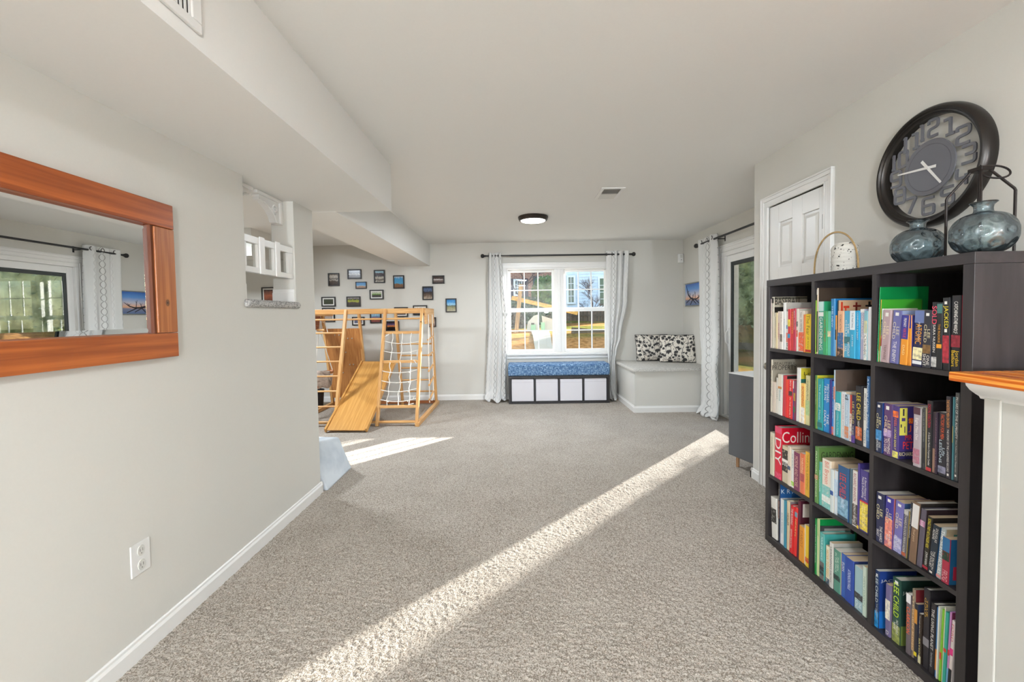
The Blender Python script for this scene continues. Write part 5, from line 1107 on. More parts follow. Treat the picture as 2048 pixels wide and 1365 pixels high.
(1.5299, 0.0267, 0.209, 0.0, '#b0a4a8', '#cfc8c0', [(0, 0.12, '#5a3a44'), (0.7, 0.95, '#a86a7a')], [('Eight Men Out', 0.18, 0.55, '#efe9e2', 0.5)], 'silvery mauve book with white title'),
(1.5002, 0.0078, 0.207, 0.0, '#2a2a2e', '#2a2a2e', [], [], 'narrow charcoal book'),
(1.4917, 0.0092, 0.214, -0.013, '#3a3a3c', '#cdbb90', [(0.65, 0.9, '#26262a')], [('HOUSE OF THE HEROES', 0.08, 0.55, '#9a9a98', 0.5)], 'grey-black book with dull silver title'),
(1.4815, 0.0194, 0.241, 0.0, '#26262a', '#241f22', [(0.95, 1, '#c03a40')], [('DIGITAL EXECUTION', 0.05, 0.38, '#d03048', 0.5), ('A Guide to Modern Corporate Combat', 0.45, 0.92, '#e8e4dc', 0.5)], 'tall black book with crimson upper lettering'),
(1.4614, 0.0088, 0.206, 0.0, '#7a5a4a', '#3a2430', [(0, 0.6, '#3a2f3a'), (0.6, 1, '#9a7a68')], [], 'slim brown book with dark top'),
(1.4509, 0.0089, 0.209, 0.0, '#3a2f40', '#3a2f40', [], [('UNHINGED AND ALIVE', 0.1, 0.9, '#9a6a80', 0.4)], 'narrow aubergine book'),
(1.4411, 0.0275, 0.212, 0.0, '#2a2a32', '#24242a', [(0.85, 0.96, '#8a8aa0')], [('FACTORY FOR MEN', 0.04, 0.42, '#e8602f', 0.42), ('Life\nLESSONS', 0.44, 0.8, '#cfe0e8', 0.7)], 'black book with orange title FACTORY FOR MEN'),
(1.411, 0.0158, 0.268, -0.015, '#35323a', '#2a272c', [(0.94, 0.98, '#e8e4dc')], [('THE FASTEST MEN ON EARTH', 0.04, 0.38, '#e8a05a', 0.6), ('THE STORY OF THE LANDSPEED RECORD', 0.4, 0.92, '#e8e4dc', 0.4)], 'tall charcoal book reading THE FASTEST MEN ON EARTH'),
(1.3944, 0.0033, 0.269, 0.0, '#5f98a0', '#5f98a0', [(0.35, 0.55, '#b8a86a')], [], 'sliver of a teal book'),
(1.3903, 0.0135, 0.284, 0.0, '#4a4a4a', '#3a3a3c', [(0.93, 0.98, '#e8e4dc')], [('PILLARS OF THE ALMIGHTY', 0.05, 0.52, '#d8d6d0', 0.55), ('Ken Follett / Gary Fitzgerald', 0.54, 0.9, '#c8c6c0', 0.35)], 'tall grey hardback reading PILLARS OF THE ALMIGHTY'),
],
'A3':[
(2.389, 0.0352, 0.237, 0.0, '#d3cbb2', '#d3cbb2', [], [('GARDENING', 0.1, 0.6, '#a89f84', 0.35)], 'cream paperback at far left'),
(2.347, 0.0589, 0.282, 0.0, '#d3203a', '#c8102a', [(0, 0.12, '#d84a6a'), (0.88, 1, '#d84a6a')], [('DIY', 0.22, 0.72, '#f2ece6', 0.85)], 'big red book reading DIY'),
(2.2866, 0.0499, 0.194, 0.0, '#cfc2a4', '#2a2624', [(0.1, 0.7, '#26221f'), (0.36, 0.44, '#efe9e0')], [('YE', 0.44, 0.54, '#e8e4dc', 0.8)], 'black and cream pictorial book'),
(2.2352, 0.0248, 0.205, 0.0, '#dccdb8', '#d8c6ae', [(0.5, 0.6, '#4a5a78')], [], 'pale pinkish cream book'),
(2.2089, 0.0235, 0.196, 0.0, '#e6e4de', '#e2ccb0', [(0.84, 0.95, '#9acc3a')], [('THE WALL', 0.1, 0.5, '#8a8a84', 0.35)], 'white book with a lime mark near its foot'),
(2.1831, 0.0441, 0.193, 0.0, '#7a3555', '#d9b48a', [], [('MORNE AND NOISE', 0.1, 0.9, '#e0b0a0', 0.55)], 'maroon book with pink lettering'),
(2.1362, 0.0315, 0.201, 0.0, '#d9714a', '#e0b890', [(0.5, 0.7, '#a84a4a')], [('THRIVING', 0.1, 0.5, '#f0d8b0', 0.5)], 'orange paperback'),
(2.1027, 0.0325, 0.219, 0.0, '#e6b23a', '#e6c07a', [], [('THINK UNTIL SOMETHING', 0.05, 0.85, '#8a6a2a', 0.4)], 'golden yellow book at the right end'),
],
'B3':[
(2.0291, 0.0236, 0.266, 0.0, '#5f8a4a', '#5a7a40', [(0.5, 0.58, '#b87a5a')], [('PRACTICAL GARDENER', 0.08, 0.9, '#dfe8c8', 0.4)], 'tall green hardback whose cover reads GARDENING'),
(2.0043, 0.0158, 0.202, 0.0, '#5aa898', '#5aa898', [], [('OUTDOOR', 0.2, 0.7, '#e6f0ea', 0.5)], 'slim sea green book'),
(1.9867, 0.0556, 0.225, 0.0, '#e8dccb', '#e3c9a8', [(0.54, 1, '#7fbcb4'), (0.75, 0.88, '#e0e4dc')], [('Bill Bryson', 0.04, 0.5, '#d8705a', 0.6)], 'thick cream and aqua paperback with a page block showing'),
(1.9293, 0.0197, 0.194, 0.0, '#cfd6d4', '#e0c9a6', [(0.5, 0.6, '#3a5a9a')], [], 'pale grey book with a blue mark'),
(1.9085, 0.0236, 0.196, 0.0, '#d6dde2', '#dccba8', [(0.2, 0.6, '#b8cadb')], [], 'white and powder blue paperback'),
(1.8822, 0.0603, 0.231, 0.0, '#2a557f', '#274a78', [(0.6, 1, '#7fa4b8'), (0.94, 1, '#3a4650')], [('LEE CHILD', 0.14, 0.6, '#d8402f', 0.6), ('MAKE ME', 0.62, 0.78, '#dfe8ee', 0.3)], 'blue thriller with tall red lettering'),
(1.8204, 0.0131, 0.235, 0.0, '#4a606c', '#3a4a54', [], [], 'thin slate book'),
(1.8063, 0.0285, 0.234, 0.0, '#dcd6ce', '#cfc8be', [(0.6, 0.98, '#4a3f3a')], [('RICHARD BRANSON', 0.05, 0.55, '#9a2f3a', 0.5), ('FINDING MY VIRGINITY', 0.6, 0.96, '#e8e4dc', 0.4)], 'white book with red lettering over a dark photograph'),
(1.7759, 0.0106, 0.272, 0.0, '#4a3a7a', '#332a66', [(0.95, 1, '#e0c03a')], [], 'narrow violet book'),
(1.7644, 0.0419, 0.252, 0.0, '#4a3f80', '#3a3070', [(0.52, 0.98, '#d9c244'), (0.5, 0.525, '#c82a3a')], [('A Short History of\nNearly Everything', 0.1, 0.46, '#e8e4dc', 0.6), ('BILL BRYSON', 0.58, 0.92, '#efe0a0', 0.4)], 'violet book with a big yellow lower half'),
],
'C3':[
(1.6805, 0.0358, 0.194, 0.0, '#26294a', '#33325a', [(0.06, 0.12, '#e8e4dc')], [('LEE\nCHILD', 0.24, 0.54, '#e3d8a0', 0.75), ('THE HARD\nWAY', 0.66, 0.97, '#e8e4dc', 0.75)], 'midnight blue thriller reading THE HARD WAY'),
(1.6428, 0.0338, 0.194, 0.014, '#3a348a', '#b06a70', [(0.04, 0.1, '#e8e4dc'), (0.42, 1, '#d8806c')], [('LEE\nCHILD', 0.24, 0.52, '#ecdca8', 0.75), ('A WANTED\nMAN', 0.66, 0.95, '#e8e4dc', 0.6)], 'violet to salmon thriller'),
(1.6074, 0.035, 0.195, 0.043, '#6f6aa6', '#35507f', [(0.05, 0.1, '#e8e4dc'), (0.7, 1, '#9a98c0')], [('LEE\nCHILD', 0.24, 0.54, '#e3d3a0', 0.75), ('BAD LUCK\nAND TROUBLE', 0.68, 0.95, '#e8e4dc', 0.75)], 'lavender thriller with gold lettering'),
(1.5688, 0.0179, 0.178, 0.055, '#5f5a60', '#c0a23a', [(0, 0.1, '#b8b4ae'), (0.9, 0.97, '#b05a3a')], [('RICHARD FLOOD PERSUADER', 0.05, 0.9, '#cfcac2', 0.5)], 'grey paperback beside a yellow cover'),
(1.5495, 0.0098, 0.214, 0.054, '#2c2c33', '#3a3a40', [], [('SEPTEMBER QUEENS', 0.1, 0.62, '#c9c6c0', 0.5)], 'narrow black book with silver lettering'),
(1.5382, 0.026, 0.224, 0.068, '#7a5f4a', '#35302e', [(0.04, 0.42, '#ddd8d2')], [('final port', 0.45, 0.65, '#cbb090', 0.4)], 'brown hardback with a white spine label'),
(1.5108, 0.0193, 0.211, 0.071, '#5d5560', '#3a2a30', [(0.2, 0.3, '#b87a9a')], [('NAB', 0.2, 0.3, '#e8d8e0', 0.5)], 'pewter grey hardback'),
(1.4906, 0.0204, 0.194, 0.081, '#2a2622', '#2a2622', [(0.93, 0.98, '#a82a3a')], [('SONGS THEY NO LONGER HIDE', 0.04, 0.58, '#ecd83a', 0.5), ('JOHN NIVEN', 0.66, 0.9, '#e8e4dc', 0.5)], 'black paperback with bright yellow lettering'),
(1.4683, 0.025, 0.177, 0.098, '#25303c', '#1f5a8a', [(0.94, 0.98, '#e8e4dc')], [('DOUGLAS\nADAMS', 0.06, 0.34, '#e8e4dc', 0.7), ('THE SALMON\nOF DOUBT', 0.52, 0.9, '#e8e4dc', 0.6)], 'dark blue-black paperback with slanted white lettering'),
(1.4402, 0.0169, 0.178, 0.086, '#a8b0b0', '#b8a88a', [(0.93, 0.98, '#d88a8a')], [('THE SILENT HOURS', 0.05, 0.9, '#eef0ee', 0.7)], 'silver-grey leaning paperback'),
(1.4194, 0.0248, 0.153, 0.029, '#b03048', '#2a6a9a', [(0, 0.45, '#2f6fa0'), (0.3, 0.5, '#1f3a2a')], [('FROG', 0.72, 0.95, '#e8b0b8', 0.7)], 'short red and blue picture book'),
],
'A4':[
(2.3764, 0.0494, 0.225, -0.195, '#dcd8d0', '#dcd8d0', [(0.27, 0.62, '#26241f')], [], 'white and black book leaning left'),
(2.3233, 0.0129, 0.324, 0.0, '#2a2a30', '#1f5590', [(0.3, 0.6, '#7a4a3a')], [('SOBER JOURNEY', 0.1, 0.6, '#b8b8b8', 0.6)], 'tall book with a blue cover showing K R A'),
(2.3086, 0.0325, 0.246, 0.0, '#dcdbd8', '#8a8084', [], [('BOOK KEEPING', 0.3, 0.75, '#7a98a0', 0.35)], 'white book beside the blue cover'),
(2.2734, 0.0211, 0.252, 0.0, '#3a8aa0', '#6a6064', [], [], 'narrow petrol blue book'),
(2.2505, 0.0233, 0.259, 0.0, '#d8c4a0', '#8a7f84', [], [('HEALER', 0.25, 0.5, '#2a2420', 0.6)], 'tan book with black lettering'),
(2.2238, 0.0252, 0.252, 0.047, '#d22a2c', '#d22a2c', [], [('THE RUNNING', 0.06, 0.4, '#e8e4dc', 0.6), ('EDWIN BACKTER', 0.5, 0.9, '#e8e4dc', 0.4)], 'scarlet book with slanted white lettering'),
(2.197, 0.023, 0.256, 0.058, '#d9302c', '#b83a3a', [(0.1, 0.2, '#7a98a8')], [('HEARTS', 0.25, 0.6, '#e8c06a', 0.5)], 'red book with amber lettering'),
(2.1723, 0.0193, 0.3, 0.031, '#5a1f2f', '#4a1a28', [], [], 'maroon hardback with a white cover label'),
(2.1498, 0.036, 0.18, 0.021, '#d9922f', '#d99a3a', [], [('TAROT', 0.1, 0.6, '#b06a20', 0.5)], 'ochre paperback'),
(2.1123, 0.0122, 0.2, 0.0, '#e3d6c0', '#c89a5a', [], [], 'thin buff book'),
(2.0985, 0.0255, 0.204, 0.0, '#e8c22f', '#c8702a', [(0.78, 0.9, '#c83a2a')], [], 'yellow paperback with a red foot'),
],
'B4':[
(2.034, 0.0143, 0.267, 0.0, '#2a8a44', '#e0d8c8', [], [('Vegetable Handbook', 0.1, 0.8, '#e8e4dc', 0.5)], 'green book with white script at far left'),
(2.0189, 0.0132, 0.273, 0.0, '#c8d49a', '#0f8a44', [(0, 0.3, '#b8c890')], [], 'emerald-covered hardback'),
(2.0049, 0.003, 0.244, 0.0, '#2a2a2c', '#3a3a3c', [], [], 'very thin black landscape booklet'),
(2.0001, 0.0299, 0.22, 0.0, '#5fa8a0', '#3f9a94', [(0.62, 1, '#6a5f5a'), (0.72, 0.9, '#2a2a2c')], [('TOUR DE LANCE', 0.08, 0.58, '#d8ece6', 0.4)], 'wide teal hardback with a portrait at its foot'),
(1.9635, 0.025, 0.176, 0.0, '#e3dcc0', '#e3dcc0', [(0.85, 1, '#3a4a5a')], [('HOW TO FEED', 0.1, 0.8, '#d8a02a', 0.5)], 'white and yellow paperback'),
(1.936, 0.0218, 0.207, 0.0, '#d2cec6', '#a8a49c', [], [('LEARNING HOW', 0.1, 0.9, '#7a7670', 0.5)], 'grey patterned paperback'),
(1.9117, 0.0396, 0.19, 0.0, '#5a8f7c', '#d8b88a', [(0.6, 0.72, '#2a3a38')], [('THE MEN\nIN THE PACK', 0.08, 0.55, '#cfe0d0', 0.55)], 'sage green paperback'),
(1.8703, 0.0257, 0.193, 0.0, '#3a5fa8', '#3a5fa8', [], [('EUAN', 0.2, 0.4, '#e8e4dc', 0.5)], 'medium blue book'),
(1.8423, 0.0458, 0.193, 0.0, '#2f4a98', '#24346e', [], [('ATKINSON FAILE', 0.25, 0.7, '#dfe4f0', 0.35)], 'navy book reading Why on its cover'),
(1.7943, 0.0446, 0.183, 0.0, '#98b4b8', '#d8b88a', [(0.6, 0.75, '#3a3a3c')], [('THE\nLIONS', 0.75, 0.97, '#e8ecec', 0.7)], 'blue-grey paperback with a dark ship band'),
(1.7481, 0.0204, 0.207, 0.0, '#c6d4c4', '#c6d4c4', [], [('NEW DAWN', 0.2, 0.8, '#8aa890', 0.4)], 'pale mint paperback by the divider'),
],
'C4':[
(1.687, 0.0189, 0.228, 0.0, '#1f3358', '#1f3a80', [(0.06, 0.14, '#e8e4dc'), (0.72, 1, '#1f8ac8')], [('LEE CHILD', 0.1, 0.56, '#dfe6e0', 0.62), ('THE MIDNIGHT\nLINE', 0.58, 0.86, '#e8e4dc', 0.5)], 'deep blue thriller glowing at its foot'),
(1.6408, 0.0218, 0.201, 0.0, '#6f6488', '#8a7a90', [(0.3, 0.68, '#ddd4c2')], [('D', 0.9, 0.97, '#e8e4dc', 0.5)], 'lavender paperback with a cream band'),
(1.6128, 0.0342, 0.246, 0.0, '#22463a', '#1f3a33', [(0.04, 0.1, '#e8e4dc'), (0.72, 1, '#8a8f4a')], [('LEE CHILD', 0.08, 0.6, '#c8e03a', 0.65), ('NO MIDDLE\nNAME', 0.64, 0.86, '#e8e4dc', 0.6)], 'dark green thriller with lime lettering'),
(1.5514, 0.0188, 0.222, 0.0, '#6a5f62', '#6a5f62', [(0, 0.15, '#e8e4e2')], [('CLARKSON', 0.22, 0.66, '#f0682f', 0.75)], 'taupe paperback with bold orange lettering'),
(1.5315, 0.0122, 0.251, 0.0, '#8a7a68', '#7a2a30', [(0.3, 0.9, '#a8865f')], [('STEPHEN KING', 0.1, 0.9, '#d8b890', 0.5)], 'bronze hardback with a red cover edge'),
(1.5178, 0.0123, 0.207, 0.0, '#2c2a30', '#2a3350', [(0.1, 0.35, '#c88a3a'), (0.85, 0.92, '#e0c82a')], [], 'small black book with a yellow circle'),
(1.5041, 0.0114, 0.18, 0.0, '#3a2f28', '#3a2f28', [(0.85, 1, '#c8c09a')], [('Through the Lost', 0.04, 0.4, '#cfc9bf', 0.4), ('BRYSON', 0.5, 0.9, '#d8cf8a', 0.5)], 'small dark brown book with cream lettering'),
(1.4891, 0.0229, 0.283, 0.0, '#2f2b30', '#2a272c', [(0.62, 0.72, '#8a868a')], [('TRUE\nGOLD', 0.12, 0.36, '#d8a83a', 0.5)], 'tall black book with a silver ring'),
(1.4635, 0.0181, 0.25, 0.022, '#2e2a2e', '#26262a', [], [('THE LIVING PLANET', 0.08, 0.66, '#e8e4dc', 0.55), ('David Attenborough', 0.7, 0.9, '#cfcfcf', 0.4)], 'black book reading THE LIVING PLANET'),
(1.4441, 0.0059, 0.245, 0.017, '#3f78b0', '#3f78b0', [(0.6, 0.9, '#d88a3a')], [], 'thin blue and orange booklet'),
(1.4368, 0.0052, 0.254, 0.019, '#e8e6dc', '#e8e6dc', [], [], 'thin white booklet'),
(1.4303, 0.0071, 0.251, 0.037, '#8ac83a', '#a8cc3a', [(0.6, 0.7, '#d84a3a')], [], 'lime green booklet with a red mark'),
(1.4219, 0.0038, 0.262, 0.026, '#e3dcc8', '#e3dcc8', [], [], 'ivory booklet'),
(1.4168, 0.0101, 0.251, 0.031, '#3fae98', '#3fae98', [(0.5, 0.55, '#d84a3a')], [], 'sea green booklet'),
(1.4054, 0.0069, 0.259, 0.032, '#c88ac0', '#8a3a5a', [(0.5, 0.58, '#d83a3a'), (0.75, 0.95, '#7ab0d8')], [], 'mauve booklet with a red patch'),
(1.3972, 0.0114, 0.239, 0.047, '#e6d8d4', '#f0e4e0', [(0.4, 0.5, '#e83a8a'), (0.7, 1, '#2a2a2c')], [('FORD', 0.05, 0.3, '#d85a6a', 0.6)], 'white and black booklet with a pink label'),
],
}
CT = {('A1', 1): [('BASEBALL', .03, .82, .985, .845, '#2a2622')], ('A2', 0): [('BEAUTIFUL', .06, .7, .95, .895, '#4a463e'), ('PROPERTY', .0, .72, .89, .8, '#3a362e')],
      ('A3', 1): [('Collins', .02, .95, .93, .72, '#efe4d8')], ('A4', 1): [('K R A', .04, .42, .90, .83, '#cfd6dc')], ('B3', 0): [('GARDENING', .08, .95, .92, .80, '#222c18')],
      ('C4', 0): [('JACK', .05, .5, .86, .80, '#e3e3df')], ('C4', 2): [('JACK REACHER', .05, .95, .84, .78, '#b8bdb4')], ('B4', 7): [('Why', .1, .6, .86, .76, '#e8e8ec'), ('RESEARCH', .08, .75, .93, .90, '#c8c88a')],
      ('B1', 3): [('DK', .3, .6, .96, .86, '#d8a0a0')], ('A2', 4): [('BEATING', .1, .9, .93, .84, '#d8d4cc')], ('C2', 2): [('SU', .29, .42, .76, .69, '#f0c02a'), ('J', .29, .37, .64, .51, '#e8602a'), ('MR', .2, .4, .46, .36, '#e83a2a'), ('PET', .14, .43, .33, .19, '#e83a2a'), ('RICHARD', .03, .46, .13, .06, '#e3d8a8')],
      ('A2', 9): [('Logistics', .1, .9, .93, .85, '#5a5420')]}
# colour panels on covers: x0,x1 (fraction of depth) z0,z1 (fraction of height)
CP = {('C2', 2): [(.01, .26, .45, .97, '#e2d860'), (.07, .2, .72, .78, '#4a3a78'), (.1, .17, .82, .95, '#2a2436'), (.15, .2, .5, .62, '#3a2a58'), (.04, .1, .6, .66, '#3a3a40'), (.28, .42, .67, .78, '#d8402a'), (.0, 1, .0, .15, '#26204a')], ('C1', 0): [(.1, .88, .5, .82, '#6a5a35'), (.45, .86, .5, .8, '#7a5a30')],
      ('B1', 7): [(.05, .12, .78, .97, '#c83a1f'), (.12, .3, .86, .9, '#c83a1f'), (.16, .22, .7, .86, '#c83a1f'), (.45, .52, .78, .96, '#7a1f1a'), (.38, .62, .88, .91, '#7a1f1a'), (.8, .88, .75, .97, '#26201f'), (.72, .95, .88, .91, '#26201f')],
      ('A1', 1): [(.0, 1, .95, .99, '#6a6658'), (.0, .6, .62, .8, '#26221f')], ('A4', 7): [(.05, .95, .72, .95, '#d8cfc4')], ('B4', 2): [(.1, .9, .7, .95, '#8a8a84'), (.2, .8, .74, .88, '#26262a')],
      ('B4', 4): [(.4, .95, .86, .95, '#7a7670')], ('A3', 1): [(.0, 1, .0, .66, '#2a2220')], ('B2', 4): [(.25, .5, .5, .95, '#8a929c'), (.55, .9, .55, .9, '#7a4f30')], ('A2', 9): [(.0, 1, .5, .8, '#2a6a60')],
      ('C3', 9): [(.2, .8, .3, .9, '#2f6f6a')], ('C4', 0): [(.3, .6, .42, .6, '#9ab8d8'), (.5, .8, .28, .38, '#c83a2a'), (0, 1, .0, .3, '#1f6fc0')], ('C4', 2): [(.3, .6, .42, .6, '#a8b83a'), (0, 1, 0, .3, '#6a7a3a')], ('C2', 5): [(.3, .7, .7, .9, '#8a4a30')], ('C3', 10): [(.1, .9, .1, .4, '#c0304a')]}
POS = {'A': 'left', 'B': 'middle', 'C': 'right'}; ROW = {1: 'top', 2: 'second', 3: 'third', 4: 'bottom'}
PAGE = noise_mat('#b79a78', '#d8c4a4', 60, .9, .2, name='book_pages', stretch=(.05, 12, 1), dist=.001)
PAGE2 = noise_mat('#cfc8bc', '#e2dcd0', 60, .9, .2, name='book_pages_white', stretch=(.05, 12, 1), dist=.001)
_PM = {}
def photo_mat(c, c0):
    if (c, c0) in _PM: return _PM[(c, c0)]
    a = lin(c); b0 = lin(c0); mx_ = tuple(x*.55+y*.45 for x, y in zip(a, b0)); lt = tuple(min(1, x*1.25+.02) for x in a)
    m, t, b = principled('book_photo_print'); v = coords(t, 'Object')
    n = N(t, 'ShaderNodeTexNoise'); n.inputs['Scale'].default_value = 70; n.inputs['Detail'].default_value = 3; t.links.new(v, n.inputs['Vector'])
    r = ramp(t, [(.38, '#000000'), (.5, c), (.66, c)]); r.color_ramp.elements[0].color = mx_; r.color_ramp.elements[2].color = lt
    t.links.new(n.outputs[0], r.inputs[0]); t.links.new(r.outputs[0], b.inputs['Base Color']); b.inputs['Roughness'].default_value = .4
    _PM[(c, c0)] = m; return m
for cell, L in BOOKS.items():
    zs = ZR[int(cell[1])]; hard_ = 0
    for i, (Y0, T, H, lean, cs, cc, bands, texts, desc) in enumerate(L):
        T = max(T-.0006, .0022); hard = ('hardback' in desc) or H > .235
        D = min(max(.64*H, .12), .30) if H > .16 else .115
        xs = 1.398+{1: 0, 2: .0, 3: 0, 4: .006}[int(cell[1])]+((i*7) % 5-2)*.0012
        if lean < 0: lean = max(lean, -math.asin(min(1, max(0, CY[cell[0]][0]-.002-Y0)/H)))
        dz = T*math.sin(lean) if lean > 0 else 0
        d_ = desc
        lab = '%s, %s shelf row, %s column' % (d_, ROW[int(cell[1])], POS[cell[0]])
        t = thing('book', lab, 'book', (xs, Y0-.0003, zs+dz+.0006), 'books on the %s row, %s column' % (ROW[int(cell[1])], POS[cell[0]]), rot=(lean, 0, 0))
        ct = .0022 if hard else .0006
        ct = min(ct, T*.3); ov = .003 if hard else .0
        mats = [mat(cs, .38, name='book_cover'), mat(cc, .35, name='book_cover')]; idx = {}
        def mi(c):
            mm = mat(c, .4, name='book_print')
            if mm not in mats: mats.append(mm)
            return mats.index(mm)
        mb = MB(); r_ = min(.003, T*.3)
        # cover: rounded spine plus two boards, in one wrap
        sp = [(D, 0), (r_, 0), (r_*.35, -r_*.3), (0, -r_)] if True else 0
        outer = [(D, 0), (r_, 0), (r_*.3, -r_*.3), (0, -r_), (0, -T+r_), (r_*.3, -T+r_*.3), (r_, -T), (D, -T)]
        inner = [(D, -T+ct), (r_+ct, -T+ct), (ct, -T+r_+ct*.5), (ct, -r_-ct*.5), (r_+ct, -ct), (D, -ct)]
        n_o = len(outer); poly = outer+inner; n_ = len(poly)
        vs = [(x, y, 0) for x, y in poly]+[(x, y, H) for x, y in poly]
        fs = []; ms = []
        for k in range(n_):
            k2 = (k+1) % n_; fs.append((k, k2, n_+k2, n_+k)); ms.append(1 if k in (6,) else 0)
        # end caps as strips between outer and inner
        m_pairs = [(0, 13), (1, 12), (2, 11), (3, 11), (4, 10), (5, 10), (6, 9), (7, 8)]
        for (a, a2), (b_, b2) in zip(m_pairs, m_pairs[1:]):
            q = (a, b_, b2, a2) if a2 != b2 else (a, b_, a2)
            fs.append(q); ms.append(0); fs.append(tuple(v+n_ for v in q)); ms.append(0)
        mb.add(vs, fs); mb.m = ms
        for j_, (a, b_, c) in enumerate(bands):
            xo = -.0002-.00008*j_
            e0, e1 = -.0003, -T+.0003
            if c == '#e8e4dc' and b_-a < .11: e0, e1 = -T*.3, -T*.7; b_ = a+min(b_-a, T*.5/H)
            big = (b_-a) > .1 and T > .012 and a > .05
            if big:
                bmt = photo_mat(c, cs)
                if bmt not in mats: mats.append(bmt)
                ix = mats.index(bmt)
            else: ix = mi(c)
            mb.add([(xo, e0, H*(1-a)), (xo, e1, H*(1-a)), (xo, e1, H*(1-b_)), (xo, e0, H*(1-b_))], [(0, 1, 2, 3)], ix)
        for j_, (a, b_, z0, z1, c) in enumerate(CP.get((cell, i), [])):
            e = .00008+.00005*j_
            mb.add([(D*a+.003, -T-e, H*z0), (D*b_, -T-e, H*z0), (D*b_, -T-e, H*z1), (D*a+.003, -T-e, H*z1)], [(0, 1, 2, 3)], mi(c))
        co = mb.build('cover', mats, t, local=True, recalc=False); co.parent = t
        if T > .004:
            pg = MB().box(ct*1.2+.0004, D-ov-.0006, -T+ct+.0002, -ct-.0002, ov+.0003, H-ov-.0006)
            po_ = pg.build('page_block', PAGE2 if (hard or (i+len(cell)*3) % 3 == 0) else PAGE, t, local=True); po_.parent = t
        tx_ = MB(); tm = []
        def tmi(c):
            mm = mat(c, .4, name='book_lettering')
            if mm not in tm: tm.append(mm)
            return tm.index(mm)
        for (s_, a, b_, c, wf_) in texts:
            put_text(tx_, s_, (-.0006, -T/2, H*(1-(a+b_)/2)), (0, 0, -1), (0, -1, 0), H*(b_-a), T*wf_, tmi(c))
        for (s_, a, b_, z1, z0, c) in CT.get((cell, i), []):
            put_text(tx_, s_, (D*(a+b_)/2, -T-.0005, H*(z0+z1)/2), (1, 0, 0), (0, 0, 1), D*(b_-a), H*(z1-z0), tmi(c))
        if tx_.v:
            to_ = tx_.build('lettering', tm, t, local=True, recalc=False); to_.parent = t
        if 'spiral' in desc:
            sp_ = MB()
            for k in range(26):
                z = .01+k*(H-.02)/25
                sp_.tube([(.006+.007*math.cos(a), -T/2+.0105*math.sin(a), z+.002*a/6) for a in np.linspace(0, 2*PI, 10)], .0011, 5)
            sp_.build('wire_binding', mat('#f0f0ee', .4), t, local=True, smooth=60)
# ------------------------------------------------------------------ outside
GR = noise_mat('#8a7a48', '#b89a62', 3.0, .95, .3, 6, 'leafy_lawn', bscale=30, dist=.03)
gx0, gx1, gy0, gy1 = -9, 24, YW+.25, 40
def gz(x, y):
    z = .38+.035*(y-7)+(.25 if y > 11 else .25*max(0, (y-9.5)/1.5))
    z += -.02*(x-.5)*min(1, max(0, y-8)/6)
    if x > 3.2: z = z*(max(0, 1-(x-3.2)/2.5) if y < 16 else 1)+0*1
    return max(z, -.06)+.03*math.sin(x*1.7+y*.9)*.5
gm = MB().grid(lambda u, v: (gx0+(gx1-gx0)*u, gy0+(gy1-gy0)*v, gz(gx0+(gx1-gx0)*u, gy0+(gy1-gy0)*v)), 110, 110)
m, tt, b = principled('hillside'); v = coords(tt, 'Object')
na = N(tt, 'ShaderNodeTexNoise'); na.inputs['Scale'].default_value = .35; na.inputs['Detail'].default_value = 2
mp = N(tt, 'ShaderNodeMapping'); mp.inputs['Scale'].default_value = (.25, 1.4, 1); tt.links.new(v, mp.inputs[0]); tt.links.new(mp.outputs[0], na.inputs['Vector'])
nb = N(tt, 'ShaderNodeTexNoise'); nb.inputs['Scale'].default_value = 9; nb.inputs['Detail'].default_value = 6; tt.links.new(v, nb.inputs['Vector'])
ra = ramp(tt, [(.42, '#7d8244'), (.55, '#c8935a')]); tt.links.new(na.outputs[0], ra.inputs[0]); rb = ramp(tt, [(.3, '#5f5138'), (.6, '#d4d4d4')]); tt.links.new(nb.outputs[0], rb.inputs[0])
mx = N(tt, 'ShaderNodeMix', data_type='RGBA', blend_type='MULTIPLY'); mx.inputs['Factor'].default_value = .75; tt.links.new(ra.outputs[0], mx.inputs['A']); tt.links.new(rb.outputs[0], mx.inputs['B']); tt.links.new(mx.outputs['Result'], b.inputs['Base Color']); b.inputs['Roughness'].default_value = 1; b.inputs['Specular IOR Level'].default_value = 0
tag(gm.build('ground', m, base=False, smooth=80), kind='structure')
g2 = MB().box(XR2+.19, 24, -3, YW+.25, -.2, -.1); tag(g2.build('ground.001', m, base=False), kind='structure')
# brick house
def brick_mat():
    m, t, b = principled('red_brick'); v = coords(t, 'Object'); br = N(t, 'ShaderNodeTexBrick'); mp = N(t, 'ShaderNodeMapping'); mp.inputs['Rotation'].default_value = (PI/2, 0, 0); t.links.new(v, mp.inputs[0]); t.links.new(mp.outputs[0], br.inputs['Vector'])
    br.inputs['Color1'].default_value = lin('#9c6a58'); br.inputs['Color2'].default_value = lin('#7d5044'); br.inputs['Mortar'].default_value = lin('#a89a8c'); br.inputs['Scale'].default_value = 1; br.inputs['Brick Width'].default_value = .22; br.inputs['Row Height'].default_value = .075; br.inputs['Mortar Size'].default_value = .008
    t.links.new(br.outputs[0], b.inputs['Base Color']); b.inputs['Roughness'].default_value = .9; return m
HY = 21.5
bh = thing('brick_house', 'red brick house with white window seen through the left window sash', 'house', (-2.2, HY+2, 1))
MB().box(-7, 1.95, HY, HY+5, .5, 7).build('wall', brick_mat(), bh)
MB().prism([(HY-.4, 6.9), (HY+5.4, 6.9), (HY+2.5, 9)], -7.3, 2.05, 'x').build('roof', mat('#4a4542', .9), bh)
W2 = mat('#dfe3e8', .5); GL2 = mat('#38505a', .15)
